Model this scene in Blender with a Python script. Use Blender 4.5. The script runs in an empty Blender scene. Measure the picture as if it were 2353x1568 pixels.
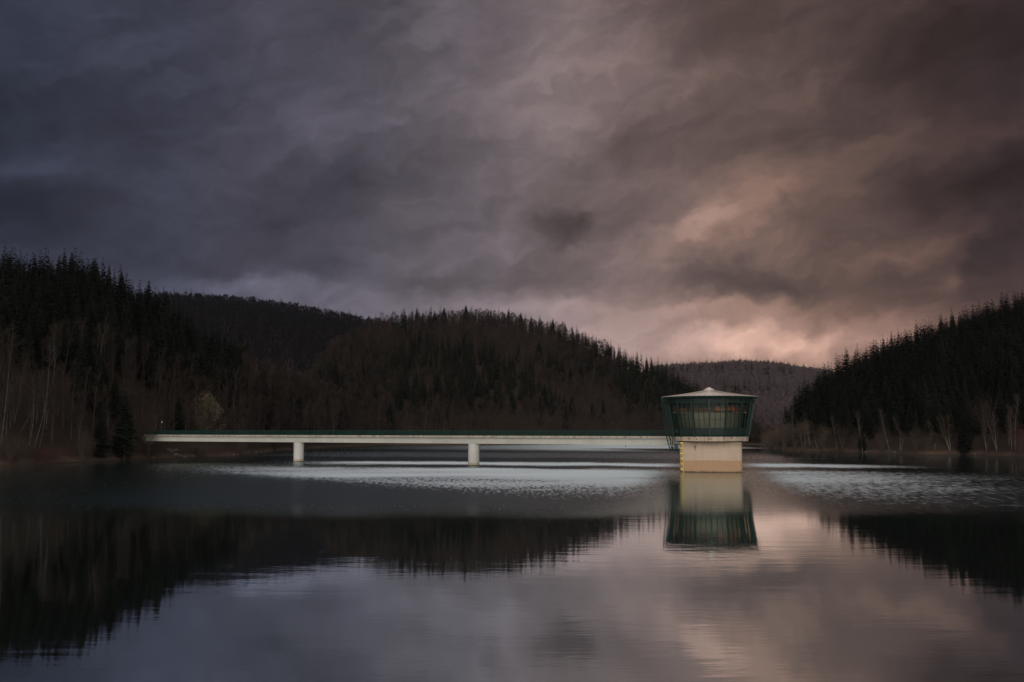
import bpy, math, random
import numpy as np
from mathutils import Vector, Matrix

R = math.radians
rng = random.Random(7)
C = bpy.context.scene.collection
scene = bpy.context.scene

# ------------------------------------------------------------------ camera
F = 1024 * 35 / 36.0
EYE = 7.33
PITCH = math.atan((430.5 - 341) / F)
cp, sp = math.cos(PITCH), math.sin(PITCH)

def ray(px, py):                       # photo pixel at 1024 wide -> direction
    a = (px - 512) / F
    b = (341 - py) / F
    return (a, cp - b * sp, sp + b * cp)

def azte(px, py):                      # azimuth and tangent of elevation
    x, y, z = ray(px, py)
    return math.atan2(x, y), z / math.hypot(x, y)

DS = 1024 / 2353.0
def dsp(x, y): return azte(x * DS, y * DS)
def at(px, py, Y):                     # point at depth Y on the ray of a pixel
    x, y, z = ray(px, py)
    return Vector((x / y * Y, Y, EYE + z / y * Y))
def full(x, y, Y): return at(x / 4.0, y / 4.0, Y)
def water_at(px, py):
    x, y, z = ray(px, py)
    k = -EYE / z
    return Vector((x * k, y * k, 0))
def to_px(x, y, z):
    v = (x, y, z - EYE)
    d = v[1] * cp + v[2] * sp
    u = -v[1] * sp + v[2] * cp
    return 512 + F * v[0] / d, 341 - F * u / d

cd = bpy.data.cameras.new("camera")
cam = bpy.data.objects.new("camera", cd)
C.objects.link(cam)
cam.location = (0, 0, EYE)
cam.rotation_euler = (math.pi / 2 + PITCH, 0, 0)
cd.sensor_width = 36
cd.lens = 35
cd.clip_start = 0.5
cd.clip_end = 20000
scene.camera = cam

# ------------------------------------------------------------------ node helpers
class NT:
    def __init__(s, nt):
        s.nt = nt; s.n = nt.nodes; s.l = nt.links
    def new(s, t, **k):
        n = s.n.new(t)
        for a, b in k.items(): setattr(n, a, b)
        return n
    def link(s, a, b): s.l.new(a, b)
    def _in(s, sock, v):
        if v is None: return
        if hasattr(v, 'is_output'): s.l.new(v, sock)
        else: sock.default_value = v
    def m(s, op, a, b=None, c=None, clamp=False):
        n = s.new('ShaderNodeMath', operation=op, use_clamp=clamp)
        s._in(n.inputs[0], a); s._in(n.inputs[1], b); s._in(n.inputs[2], c)
        return n.outputs[0]
    def v(s, op, a, b=None, scale=None):
        n = s.new('ShaderNodeVectorMath', operation=op)
        s._in(n.inputs[0], a); s._in(n.inputs[1], b)
        if scale is not None: s._in(n.inputs['Scale'], scale)
        return n.outputs['Value'] if op in ('LENGTH', 'DOT_PRODUCT') else n.outputs[0]
    def comb(s, x, y, z=0.0):
        n = s.new('ShaderNodeCombineXYZ')
        s._in(n.inputs[0], x); s._in(n.inputs[1], y); s._in(n.inputs[2], z)
        return n.outputs[0]
    def sep(s, v):
        n = s.new('ShaderNodeSeparateXYZ'); s._in(n.inputs[0], v)
        return n.outputs
    def noise(s, vec, scale, detail=4, rough=0.55, dist=0.0, color=False):
        n = s.new('ShaderNodeTexNoise')
        s._in(n.inputs['Vector'], vec)
        n.inputs['Scale'].default_value = scale
        n.inputs['Detail'].default_value = detail
        n.inputs['Roughness'].default_value = rough
        n.inputs['Distortion'].default_value = dist
        return n.outputs['Color'] if color else n.outputs['Fac']
    def ss(s, v, a, b, lo=0.0, hi=1.0):
        n = s.new('ShaderNodeMapRange', interpolation_type='SMOOTHSTEP')
        s._in(n.inputs[0], v)
        n.inputs[1].default_value = a; n.inputs[2].default_value = b
        n.inputs[3].default_value = lo; n.inputs[4].default_value = hi
        return n.outputs[0]
    def ramp(s, fac, stops, interp='LINEAR'):
        n = s.new('ShaderNodeValToRGB'); s._in(n.inputs[0], fac)
        cr = n.color_ramp; cr.interpolation = interp
        while len(cr.elements) < len(stops): cr.elements.new(0.5)
        for e, (p, c) in zip(cr.elements, sorted(stops)):
            e.position = p; e.color = tuple(c) + (1,)
        return n.outputs[0]
    def mix(s, fac, a, b, mode='MIX'):
        n = s.new('ShaderNodeMix', data_type='RGBA', blend_type=mode)
        s._in(n.inputs[0], fac)
        for i, v in ((6, a), (7, b)):
            if isinstance(v, tuple) and len(v) == 3: v = v + (1,)
            s._in(n.inputs[i], v)
        return n.outputs[2]

def lin(c):
    return tuple(((v / 255 + 0.055) / 1.055) ** 2.4 if v > 10 else v / 255 / 12.92 for v in c)

def new_mat(name):
    m = bpy.data.materials.new(name); m.use_nodes = True
    t = NT(m.node_tree)
    b = m.node_tree.nodes['Principled BSDF']
    return m, t, b

# ------------------------------------------------------------------ world
w = bpy.data.worlds.new("World"); scene.world = w; w.use_nodes = True
T = NT(w.node_tree)
for n in list(T.n): T.n.remove(n)
tc = T.new('ShaderNodeTexCoord')
D = T.v('NORMALIZE', tc.outputs['Generated'])
dx, dy, dz = T.sep(D)
az = T.m('ARCTAN2', dx, dy)
el = T.m('ARCSINE', dz)
elc = T.m('MAXIMUM', el, -0.05)
# perspective-like stretching of the cloud deck: flatter towards the horizon
P0 = T.comb(az, T.m('MULTIPLY', elc, 1.25), 0.37)
wn = T.v('SUBTRACT', T.noise(P0, 11.0, 2, 0.45, color=True), (0.5, 0.5, 0.5))
wn2 = T.v('SUBTRACT', T.noise(P0, 42.0, 3, 0.55, color=True), (0.5, 0.5, 0.5))
UV = T.comb(az, elc, 0.0)
UV = T.v('ADD', UV, T.v('MULTIPLY', wn, (0.09, 0.06, 0.0)))
UV = T.v('ADD', UV, T.v('MULTIPLY', wn2, (0.034, 0.03, 0.0)))
uw, vw, _ = T.sep(UV)
def rad(x, y):
    a, t = dsp(x, y); return a, math.atan(t)
K = DS / F * 1.0
# broad hue across the azimuth
stops = [(-200, (40, 46, 60)), (0, (46, 50, 64)), (400, (60, 61, 75)), (800, (78, 75, 85)), (1100, (97, 89, 94)),
         (1300, (109, 96, 97)), (1500, (109, 93, 91)), (1700, (101, 84, 80)), (1950, (84, 69, 66)), (2200, (66, 53, 52)), (2353, (54, 43, 45)), (2600, (50, 40, 43))]
lo, hi = -0.62, 0.62
cstops = [((math.atan((x - 1176.5) * DS / F) - lo) / (hi - lo), lin(c)) for x, c in stops]
base = T.ramp(T.m('DIVIDE', T.m('SUBTRACT', uw, lo), hi - lo, clamp=True), cstops)
# soft cloud masses: (x, y, half-width, half-height, tilt deg, stops)
blobs = [
 (30, 505, 170, 62, 0, -0.65), (630, 470, 170, 62, 14, -0.55), (735, 625, 110, 26, 0, -0.5), (240, 300, 260, 70, 0, -0.25),
 (430, 610, 170, 26, 0, -0.3), (540, 645, 130, 26, 0, 0.7), (380, 430, 160, 40, 8, 0.25), (820, 300, 220, 60, -10, 0.2), (60, 400, 90, 30, 0, 0.35),
 (470, 180, 240, 50, 0, 0.12), (150, 60, 150, 60, 0, 0.15),
 (960, 640, 55, 22, 0, -0.4), (1075, 635, 62, 36, 0, -0.5), (1300, 520, 42, 36, 0, -0.95), (1345, 496, 20, 22, 30, -0.6), (1255, 607, 90, 26, 0, -0.4),
 (1310, 640, 85, 20, 0, -0.3), (1430, 525, 50, 22, 20, -0.35), (1000, 400, 240, 45, 5, -0.3), (1150, 470, 150, 30, 0, -0.15),
 (1330, 230, 110, 52, 35, 0.25), (1230, 90, 200, 110, 0, 0.28), (1240, 290, 110, 80, 0, 0.25), (1500, 320, 130, 45, 15, -0.4), (1590, 200, 150, 30, 20, 0.25),
 (1640, 60, 230, 70, 0, -0.35), (1700, 430, 150, 34, 22, 0.3), (1630, 515, 60, 30, 20, 0.55), (1740, 470, 120, 40, 25, 0.35), (1720, 580, 170, 34, -5, 0.2),
 (1760, 645, 190, 34, -4, -0.85), (1620, 600, 60, 40, 30, -0.2), (1880, 330, 160, 50, 20, -0.25), (1930, 165, 80, 40, 20, 0.05), (2020, 90, 140, 70, 0, -0.35), (1890, 405, 110, 30, 20, 0.45),
 (2300, 405, 120, 40, 8, -0.9), (2250, 640, 100, 60, 20, -0.35), (2080, 590, 130, 22, 8, 0.4), (2160, 655, 22, 22, 0, 0.6), (2290, 60, 120, 120, 0, -0.25),
 (1820, 785, 250, 48, 0, 1.4), (1480, 735, 150, 30, 0, -0.05), (1900, 745, 26, 26, 0, -0.5), (1560, 800, 130, 30, 0, 0.15), (1150, 700, 190, 22, 0, 0.3), (2050, 720, 110, 30, 10, -0.35),
 (1660, 700, 140, 14, 0, 0.35),
]
tot = None
for x, y, sx, sy, rot, amp in blobs:
    a, e = rad(x, y)
    mp = T.new('ShaderNodeMapping', vector_type='TEXTURE')
    T.link(UV, mp.inputs[0])
    mp.inputs['Location'].default_value = (a, e, 0)
    mp.inputs['Rotation'].default_value = (0, 0, R(rot))
    mp.inputs['Scale'].default_value = (sx * K, sy * K, 1)
    q = T.v('DOT_PRODUCT', mp.outputs[0], mp.outputs[0])
    g = T.m('POWER', math.exp(-0.6), q)
    term = T.m('MULTIPLY', g, amp * 1.25)
    tot = term if tot is None else T.m('ADD', tot, term)
P1 = T.comb(T.m('SUBTRACT', uw, T.m('MULTIPLY', vw, 0.5)), T.m('MULTIPLY', T.m('SUBTRACT', vw, T.m('MULTIPLY', uw, 0.12)), 1.9), 1.7)
zen = T.ss(el, 0.7, 1.25, 0.0, 0.6)
n1 = T.m('SUBTRACT', T.ss(T.noise(P1, 9.0, 3, 0.5, 0.0), 0.3, 0.7), 0.5)
n2 = T.m('ADD', T.m('SUBTRACT', T.noise(P1, 34.0, 4, 0.58, 0.0), 0.5), T.m('MULTIPLY', T.m('SUBTRACT', T.ss(T.noise(P1, 21.0, 3, 0.5, 0.0), 0.40, 0.60), 0.5), 0.16))
tot = T.m('ADD', tot, T.m('MULTIPLY', n1, 0.52))
tot = T.m('ADD', tot, T.m('MULTIPLY', n2, 0.7))
# brighter band near the horizon, bright high sky overhead and behind the camera
tot = T.m('ADD', tot, T.ss(el, 0.20, 0.07, 0, 0.6))
tot = T.m('ADD', tot, T.ss(el, 0.34, 0.24, 0, 0.27))
hue = T.mix(T.m('MULTIPLY', T.ss(uw, -0.05, 0.3), T.ss(tot, -0.2, 1.1)), (1, 1, 1), (1.12, 1.01, 0.88))
col = T.mix(1.0, base, hue, 'MULTIPLY')
lum = T.m('POWER', 2.0, tot)
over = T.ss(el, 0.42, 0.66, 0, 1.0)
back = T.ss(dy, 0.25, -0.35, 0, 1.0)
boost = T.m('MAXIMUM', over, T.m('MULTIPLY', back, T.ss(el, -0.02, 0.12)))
sk = T.new('ShaderNodeTexSky', sky_type='NISHITA', sun_disc=False)
SUN_EL, SUN_AZ = R(24), R(188)         # low sun behind the camera, veiled by cloud
sk.sun_elevation = SUN_EL; sk.sun_rotation = SUN_AZ
cloud = T.mix(1.0, col, T.comb(lum, lum, lum), 'MULTIPLY')
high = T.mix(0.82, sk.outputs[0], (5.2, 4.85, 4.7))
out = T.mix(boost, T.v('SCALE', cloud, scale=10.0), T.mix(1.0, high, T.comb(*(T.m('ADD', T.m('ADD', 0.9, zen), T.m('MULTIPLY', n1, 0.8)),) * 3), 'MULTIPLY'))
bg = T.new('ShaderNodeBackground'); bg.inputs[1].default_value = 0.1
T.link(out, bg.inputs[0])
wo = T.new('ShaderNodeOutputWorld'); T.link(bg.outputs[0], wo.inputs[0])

sd = bpy.data.lights.new("sun", 'SUN'); so = bpy.data.objects.new("sun", sd); C.objects.link(so)
sd.energy = 1.5; sd.angle = R(28); sd.color = (1.0, 0.92, 0.82)
sdir = Vector((math.sin(SUN_AZ) * math.cos(SUN_EL), math.cos(SUN_AZ) * math.cos(SUN_EL), math.sin(SUN_EL)))
so.rotation_euler = sdir.to_track_quat('Z', 'Y').to_euler()
so.location = sdir * 50

# ------------------------------------------------------------------ materials
def plain(name, col, rough=0.6, var=0.25, scale=3.0, metal=0.0, coord='Object', spec=0.5):
    m, t, b = new_mat(name)
    c = t.new('ShaderNodeTexCoord').outputs[coord]
    n = t.noise(c, scale, 5)
    t.link(t.mix(n, tuple(v * (1 - var) for v in col), tuple(min(1, v * (1 + var)) for v in col)), b.inputs['Base Color'])
    b.inputs['Roughness'].default_value = rough
    b.inputs['Metallic'].default_value = metal
    b.inputs['Specular IOR Level'].default_value = spec
    return m

def concrete(name, col, streak=0.4, streak_col=(0.08, 0.06, 0.045), low=None, wet=0.0, sc=(0.9, 0.9, 0.06), thresh=0.55, bumps=0.02, top=None, pour=False):
    m, t, b = new_mat(name)
    g = t.new('ShaderNodeNewGeometry').outputs['Position']
    cl = t.noise(g, 0.5, 6, 0.6)
    fine = t.noise(g, 5.0, 4, 0.6)
    base = t.mix(cl, tuple(v * 0.85 for v in col), tuple(min(1, v * 1.12) for v in col))
    base = t.mix(t.m('MULTIPLY', fine, 0.3), base, tuple(v * 0.75 for v in col))
    sv = t.v('MULTIPLY', g, sc)
    st = t.ss(t.noise(sv, 2.2, 4, 0.65), thresh, thresh + 0.2)
    base = t.mix(t.m('MULTIPLY', st, streak), base, streak_col)
    z = t.sep(g)[2]
    zz = t.m('ADD', z, t.m('MULTIPLY', t.m('SUBTRACT', t.noise(t.v('MULTIPLY', g, (1, 1, 0.3)), 0.9, 4), 0.5), 0.5))
    base = t.mix(t.ss(t.noise(g, 0.23, 5, 0.7), 0.42, 0.7, 0, 0.35), base, tuple(v * 0.6 for v in col))
    if pour:
        ph_ = t.m('FRACT', t.m('MULTIPLY', z, 0.8))
        base = t.mix(t.m('MULTIPLY', t.ss(ph_, 0.94, 0.97), t.m('MULTIPLY', fine, 0.35)), base, tuple(v * 0.5 for v in col))
    if top:
        drip = t.m('MULTIPLY', t.ss(t.m('ADD', z, t.m('MULTIPLY', t.noise(t.v('MULTIPLY', g, (1, 1, 0.02)), 1.6, 5, 0.7), 1.6)), top[0], top[1]), top[3])
        base = t.mix(drip, base, top[2])
    if low:
        for z0, z1, lc, k in low:
            base = t.mix(t.ss(zz, z1, z0, k, 0), base, lc)
    t.link(base, b.inputs['Base Color'])
    b.inputs['Roughness'].default_value = 0.85
    bp = t.new('ShaderNodeBump'); bp.inputs['Strength'].default_value = 0.35; bp.inputs['Distance'].default_value = bumps
    t.link(fine, bp.inputs['Height']); t.link(bp.outputs[0], b.inputs['Normal'])
    return m

M = {}
M['shaft'] = concrete('tower_concrete', (0.375, 0.285, 0.21), 0.35, (0.16, 0.10, 0.06), low=[(2.15, 2.0, (0.28, 0.16, 0.088), 0.85), (0.5, 0.0, (0.17, 0.10, 0.05), 0.7), (0.16, 0.1, (0.05, 0.03, 0.02), 0.9)], top=(4.6, 6.3, (0.13, 0.085, 0.055), 0.75), pour=True)
M['slab'] = concrete('slab_concrete', (0.37, 0.28, 0.21), 0.8, (0.13, 0.10, 0.08), sc=(1.1, 1.1, 0.03), thresh=0.47)
M['edge'] = concrete('deck_edge_concrete', (0.34, 0.29, 0.24), 0.8, (0.10, 0.08, 0.065), sc=(0.9, 0.9, 0.01), thresh=0.46)
M['girder'] = concrete('painted_girder', (0.39, 0.375, 0.34), 0.22, (0.2, 0.18, 0.15), sc=(0.5, 0.5, 0.12), thresh=0.55)
M['pier'] = concrete('painted_pier', (0.45, 0.435, 0.41), 0.3, (0.3, 0.27, 0.24), low=[(0.6, 0.54, (0.30, 0.24, 0.18), 0.9), (0.16, 0.1, (0.06, 0.05, 0.04), 0.9)])
M['green'] = plain('green_paint', (0.010, 0.0215, 0.018), 0.5, 0.25, 1.5, spec=0.2)
M['green_rail'] = plain('green_rail_paint', (0.004, 0.030, 0.024), 0.5, 0.3, 0.4, coord='Object', spec=0.2)
M['green_panel'] = plain('green_panel_paint', (0.0095, 0.0165, 0.0145), 0.55, 0.3, 0.8, spec=0.2)
M['dark_green'] = plain('dark_green_paint', (0.005, 0.016, 0.0135), 0.6, 0.3, 1.5, spec=0.12)
M['roof'] = plain('roof_metal', (0.62, 0.53, 0.475), 0.55, 0.14, 1.2)
M['seam'] = plain('roof_seam', (0.30, 0.25, 0.22), 0.6, 0.15, 2)
M['yellow'] = plain('yellow_paint', (0.50, 0.36, 0.02), 0.5, 0.35, 3)
M['orange'] = plain('orange_paint', (0.26, 0.050, 0.010), 0.5, 0.3, 1.2)
M['dull_orange'] = plain('dull_orange_paint', (0.13, 0.025, 0.012), 0.6, 0.3, 1.2)
M['room'] = plain('room_wall', (0.17, 0.155, 0.125), 0.8, 0.2, 0.8)
M['cab'] = plain('cabinet_paint', (0.11, 0.105, 0.085), 0.6, 0.25, 1)
M['rust'] = plain('rust', (0.20, 0.045, 0.03), 0.8, 0.5, 6)
M['dark'] = plain('dark_metal', (0.03, 0.03, 0.032), 0.6, 0.3, 6)
M['white'] = plain('white_paint', (0.35, 0.35, 0.35), 0.4, 0.05, 5)
M['rock'] = plain('shore_rock', (0.06, 0.048, 0.04), 0.9, 0.5, 1.5)
M['feather'] = plain('dark_feather', (0.04, 0.032, 0.028), 0.7, 0.4, 20)

m, t, b = new_mat('window_glass')
tr = t.new('ShaderNodeBsdfTransparent'); tr.inputs[0].default_value = (0.74, 0.75, 0.66, 1)
gl = t.new('ShaderNodeBsdfGlossy'); gl.inputs['Roughness'].default_value = 0.04
gl.inputs[0].default_value = (0.9, 0.95, 0.9, 1)
fr = t.new('ShaderNodeFresnel'); fr.inputs[0].default_value = 1.5
mx = t.new('ShaderNodeMixShader'); t.link(t.m('MULTIPLY', fr.outputs[0], 0.6), mx.inputs[0]); t.link(tr.outputs[0], mx.inputs[1]); t.link(gl.outputs[0], mx.inputs[2])
t.link(mx.outputs[0], t.n['Material Output'].inputs[0]); t.n.remove(b)
M['glass'] = m

def foliage(name, c0, c1, attr):
    m, t, b = new_mat(name)
    if attr:
        a = t.new('ShaderNodeAttribute'); a.attribute_name = 'tint'; r = a.outputs['Fac']
    else:
        r = t.new('ShaderNodeObjectInfo').outputs['Random']
    g = t.new('ShaderNodeNewGeometry').outputs['Position']
    n = t.noise(g, 0.35, 4, 0.6)
    f = t.m('ADD', t.m('MULTIPLY', r, 0.6), t.m('MULTIPLY', n, 0.4))
    t.link(t.mix(f, c0, c1), b.inputs['Base Color'])
    b.inputs['Roughness'].default_value = 0.9
    b.inputs['Specular IOR Level'].default_value = 0.08
    return m
M['needle'] = foliage('spruce_needles', (0.0035, 0.005, 0.0035), (0.011, 0.014, 0.008), False)
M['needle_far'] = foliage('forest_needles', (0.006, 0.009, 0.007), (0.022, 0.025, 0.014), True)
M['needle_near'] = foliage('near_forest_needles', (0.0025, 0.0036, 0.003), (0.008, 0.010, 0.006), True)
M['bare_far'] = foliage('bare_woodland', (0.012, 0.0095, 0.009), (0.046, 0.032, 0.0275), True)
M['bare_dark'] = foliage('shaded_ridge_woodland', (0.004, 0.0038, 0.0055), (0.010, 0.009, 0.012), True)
M['bare_pale'] = foliage('haze_tinted_woodland', (0.062, 0.049, 0.052), (0.105, 0.081, 0.086), True)  # pale haze of the far hill put into the wood colour
M['twig'] = foliage('bare_twigs', (0.018, 0.013, 0.011), (0.062, 0.044, 0.034), False)
M['twig_red'] = foliage('reddish_twigs', (0.045, 0.016, 0.013), (0.07, 0.026, 0.02), False)
M['twig_olive'] = foliage('budding_twigs', (0.06, 0.049, 0.031), (0.115, 0.092, 0.058), False)
M['brush'] = foliage('brush_twigs', (0.022, 0.017, 0.013), (0.060, 0.043, 0.031), True)
M['twig_dark'] = foliage('shaded_twigs', (0.013, 0.010, 0.008), (0.040, 0.029, 0.023), False)  # twig colour darkened to carry the dimness of the near hillside
M['twig_thin'] = foliage('birch_twigs', (0.016, 0.0115, 0.009), (0.046, 0.032, 0.024), False)
M['twig_brown'] = foliage('thicket_twigs', (0.045, 0.031, 0.024), (0.095, 0.066, 0.048), False)
M['bark'] = foliage('dark_bark', (0.035, 0.026, 0.022), (0.06, 0.045, 0.038), False)
m, t, b = new_mat('birch_bark')
g = t.new('ShaderNodeTexCoord').outputs['Object']
n = t.noise(t.v('MULTIPLY', g, (2, 2, 0.8)), 2.0, 4, 0.7)
t.link(t.mix(t.ss(n, 0.42, 0.62), (0.04, 0.033, 0.029), (0.13, 0.115, 0.10)), b.inputs['Base Color'])
b.inputs['Roughness'].default_value = 0.8
M['birch'] = m
m2 = m.copy(); m2.name = 'dimmed_birch_bark'; M['birch_dim'] = m2  # copy of the birch bark with the dark shore's dimness painted in
for n_ in m2.node_tree.nodes:
    if n_.type == 'MIX': n_.inputs[6].default_value = (0.018, 0.015, 0.013, 1); n_.inputs[7].default_value = (0.075, 0.066, 0.059, 1)

# ground
m, t, b = new_mat('hill_ground')
g = t.new('ShaderNodeNewGeometry').outputs['Position']
z = t.sep(g)[2]
n = t.noise(g, 0.12, 6, 0.65); nf = t.noise(g, 1.3, 5, 0.65)
litter = t.mix(n, (0.014, 0.010, 0.008), (0.040, 0.026, 0.019))
bankc = t.mix(nf, (0.022, 0.015, 0.011), (0.10, 0.067, 0.046))
zz = t.m('ADD', z, t.m('MULTIPLY', t.m('SUBTRACT', t.noise(g, 0.25, 4), 0.5), 2.2))
cc = t.mix(t.m('MULTIPLY', t.ss(zz, 1.7, 0.7), t.ss(t.noise(g, 0.06, 5, 0.65), 0.38, 0.58, 0.4, 1.0)), litter, bankc)
cc = t.mix(t.ss(z, 0.22, 0.1), cc, (0.03, 0.022, 0.017))
t.link(cc, b.inputs['Base Color']); b.inputs['Roughness'].default_value = 0.95
b.inputs['Specular IOR Level'].default_value = 0.1
bp = t.new('ShaderNodeBump'); bp.inputs['Strength'].default_value = 0.8; bp.inputs['Distance'].default_value = 0.25
t.link(nf, bp.inputs['Height']); t.link(bp.outputs[0], b.inputs['Normal'])
M['ground'] = m

# water
m, t, b = new_mat('reservoir_water')
t.n.remove(b)
g = t.new('ShaderNodeNewGeometry').outputs['Position']
X, Y, _ = t.sep(g)
wv = t.noise(t.v('MULTIPLY', g, (0.35, 0.12, 0)), 0.12, 4, 0.6)
wo_ = t.m('SUBTRACT', wv, 0.5)
Yt = t.m('ADD', t.m('ADD', Y, t.m('MULTIPLY', X, 0.22)), t.m('MULTIPLY', wo_, 26))
def pulse(v, a, b2, sa, sb):
    return t.m('MULTIPLY', t.ss(v, a - sa, a + sa), t.ss(v, b2 - sb, b2 + sb, 1, 0))
lane = pulse(Yt, 126, 196, 44, 9)                                   # broad wind-ruffled field
lane = t.m('MULTIPLY', lane, t.ss(X, -98, -12))
lane = t.m('MULTIPLY', lane, t.ss(X, 18, 88, 1, 0.32))
lane = t.m('MULTIPLY', lane, t.ss(t.noise(t.v('MULTIPLY', g, (0.6, 1.6, 0)), 0.035, 4, 0.6), 0.28, 0.6, 0.62, 1.0))
# quiet water in the lee of the tower
lane = t.m('MULTIPLY', lane, t.ss(t.m('ABSOLUTE', t.m('SUBTRACT', X, t.m('MULTIPLY', Y, 0.2))), 2, 13, 0.5, 1.0))
l2 = t.m('MULTIPLY', pulse(Yt, 212, 234, 9, 12), t.m('MULTIPLY', t.ss(X, -62, -30), t.ss(X, 62, 100, 1, 0.0)))
l3 = t.m('MULTIPLY', pulse(Yt, 268, 345, 12, 25), 0.30)
l4 = t.m('MULTIPLY', pulse(Yt, 365, 900, 55, 60), t.m('MULTIPLY', t.ss(X, -60, 70, 0.3, 0.85), t.ss(X, 92, 112, 1, 0.25)))
ruff = t.m('MAXIMUM', t.m('MAXIMUM', lane, l2), t.m('MAXIMUM', l3, l4))
# sheltered strips along the banks stay calm
ruff = t.m('MULTIPLY', ruff, t.ss(t.m('SUBTRACT', Y, t.m('MULTIPLY', X, -1.15)), 96, 130))
lee = t.m('ADD', X, t.m('MULTIPLY', Y, 0.302))
ruff = t.m('MULTIPLY', ruff, t.m('MAXIMUM', t.ss(lee, 145, 180, 1, 0.1), t.ss(Y, 385, 425)))
grain = t.noise(t.v('MULTIPLY', g, (2.2, 0.30, 0)), 1.0, 3, 0.75)
g2 = t.ss(grain, 0.26, 0.74)
ruffg = t.m('MULTIPLY', t.ss(t.m('SUBTRACT', t.m('MULTIPLY', ruff, 1.18), g2), -0.22, 0.22), t.m('ADD', 0.35, t.m('MULTIPLY', ruff, 0.65)))
leeT = t.ss(t.m('ABSOLUTE', t.m('SUBTRACT', X, t.m('MULTIPLY', Y, 0.2))), 3, 13, 0.35, 1.0)
fade = t.m('MULTIPLY', t.ss(X, -130, -30), t.ss(X, 45, 100, 1, 0.3))
med = t.m('MULTIPLY', t.ss(t.m('ADD', Y, t.m('MULTIPLY', wo_, 22)), 72, 106, 0.0, 1.0), fade)
rough = t.m('ADD', t.m('MULTIPLY', med, 0.27), t.m('MULTIPLY', ruffg, 0.44))
rough = t.m('ADD', t.m('MULTIPLY', rough, leeT), 0.03)
# ripples: long low crests, calm close to the camera
rp = t.v('MULTIPLY', g, (0.30, 1.0, 0))
r1 = t.noise(rp, 0.55, 3, 0.5, 0.4); r2 = t.noise(rp, 2.6, 3, 0.55, 0.3)
patch = t.ss(t.noise(t.v('MULTIPLY', g, (0.5, 1, 0)), 0.045, 3, 0.5), 0.3, 0.7, 0.45, 1.3)
h = t.m('ADD', t.m('MULTIPLY', r1, 0.010), t.m('MULTIPLY', r2, 0.0034))
h = t.m('MULTIPLY', h, t.m('MULTIPLY', patch, t.ss(Y, 30, 150, 0.6, 1.0)))
h = t.m('ADD', h, t.m('MULTIPLY', t.m('MULTIPLY', grain, ruff), 0.05))
bp = t.new('ShaderNodeBump'); bp.inputs['Strength'].default_value = 1.0; bp.inputs['Distance'].default_value = 1.0
t.link(h, bp.inputs['Height'])
fr = t.new('ShaderNodeFresnel'); fr.inputs[0].default_value = 1.33; 
gl = t.new('ShaderNodeBsdfGlossy', distribution='BECKMANN'); t.link(rough, gl.inputs['Roughness']); t.link(bp.outputs[0], gl.inputs['Normal'])
gl.inputs[0].default_value = (0.885, 0.985, 1.0, 1)
df = t.new('ShaderNodeBsdfDiffuse'); df.inputs[0].default_value = (0.010, 0.015, 0.0145, 1)
mx = t.new('ShaderNodeMixShader'); # choppy facets tilt towards the eye and mirror less than glassy water; full sheen returns in the lanes
dull = t.m('MULTIPLY', t.m('MULTIPLY', med, leeT), t.m('SUBTRACT', 1.0, ruffg, clamp=True))
t.link(t.m('SUBTRACT', t.m('ADD', t.m('MULTIPLY', fr.outputs[0], 0.06), 0.93), t.m('MULTIPLY', dull, 0.55)), mx.inputs[0])
t.link(df.outputs[0], mx.inputs[1]); t.link(gl.outputs[0], mx.inputs[2])
t.link(mx.outputs[0], t.n['Material Output'].inputs[0])
M['water'] = m

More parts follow.
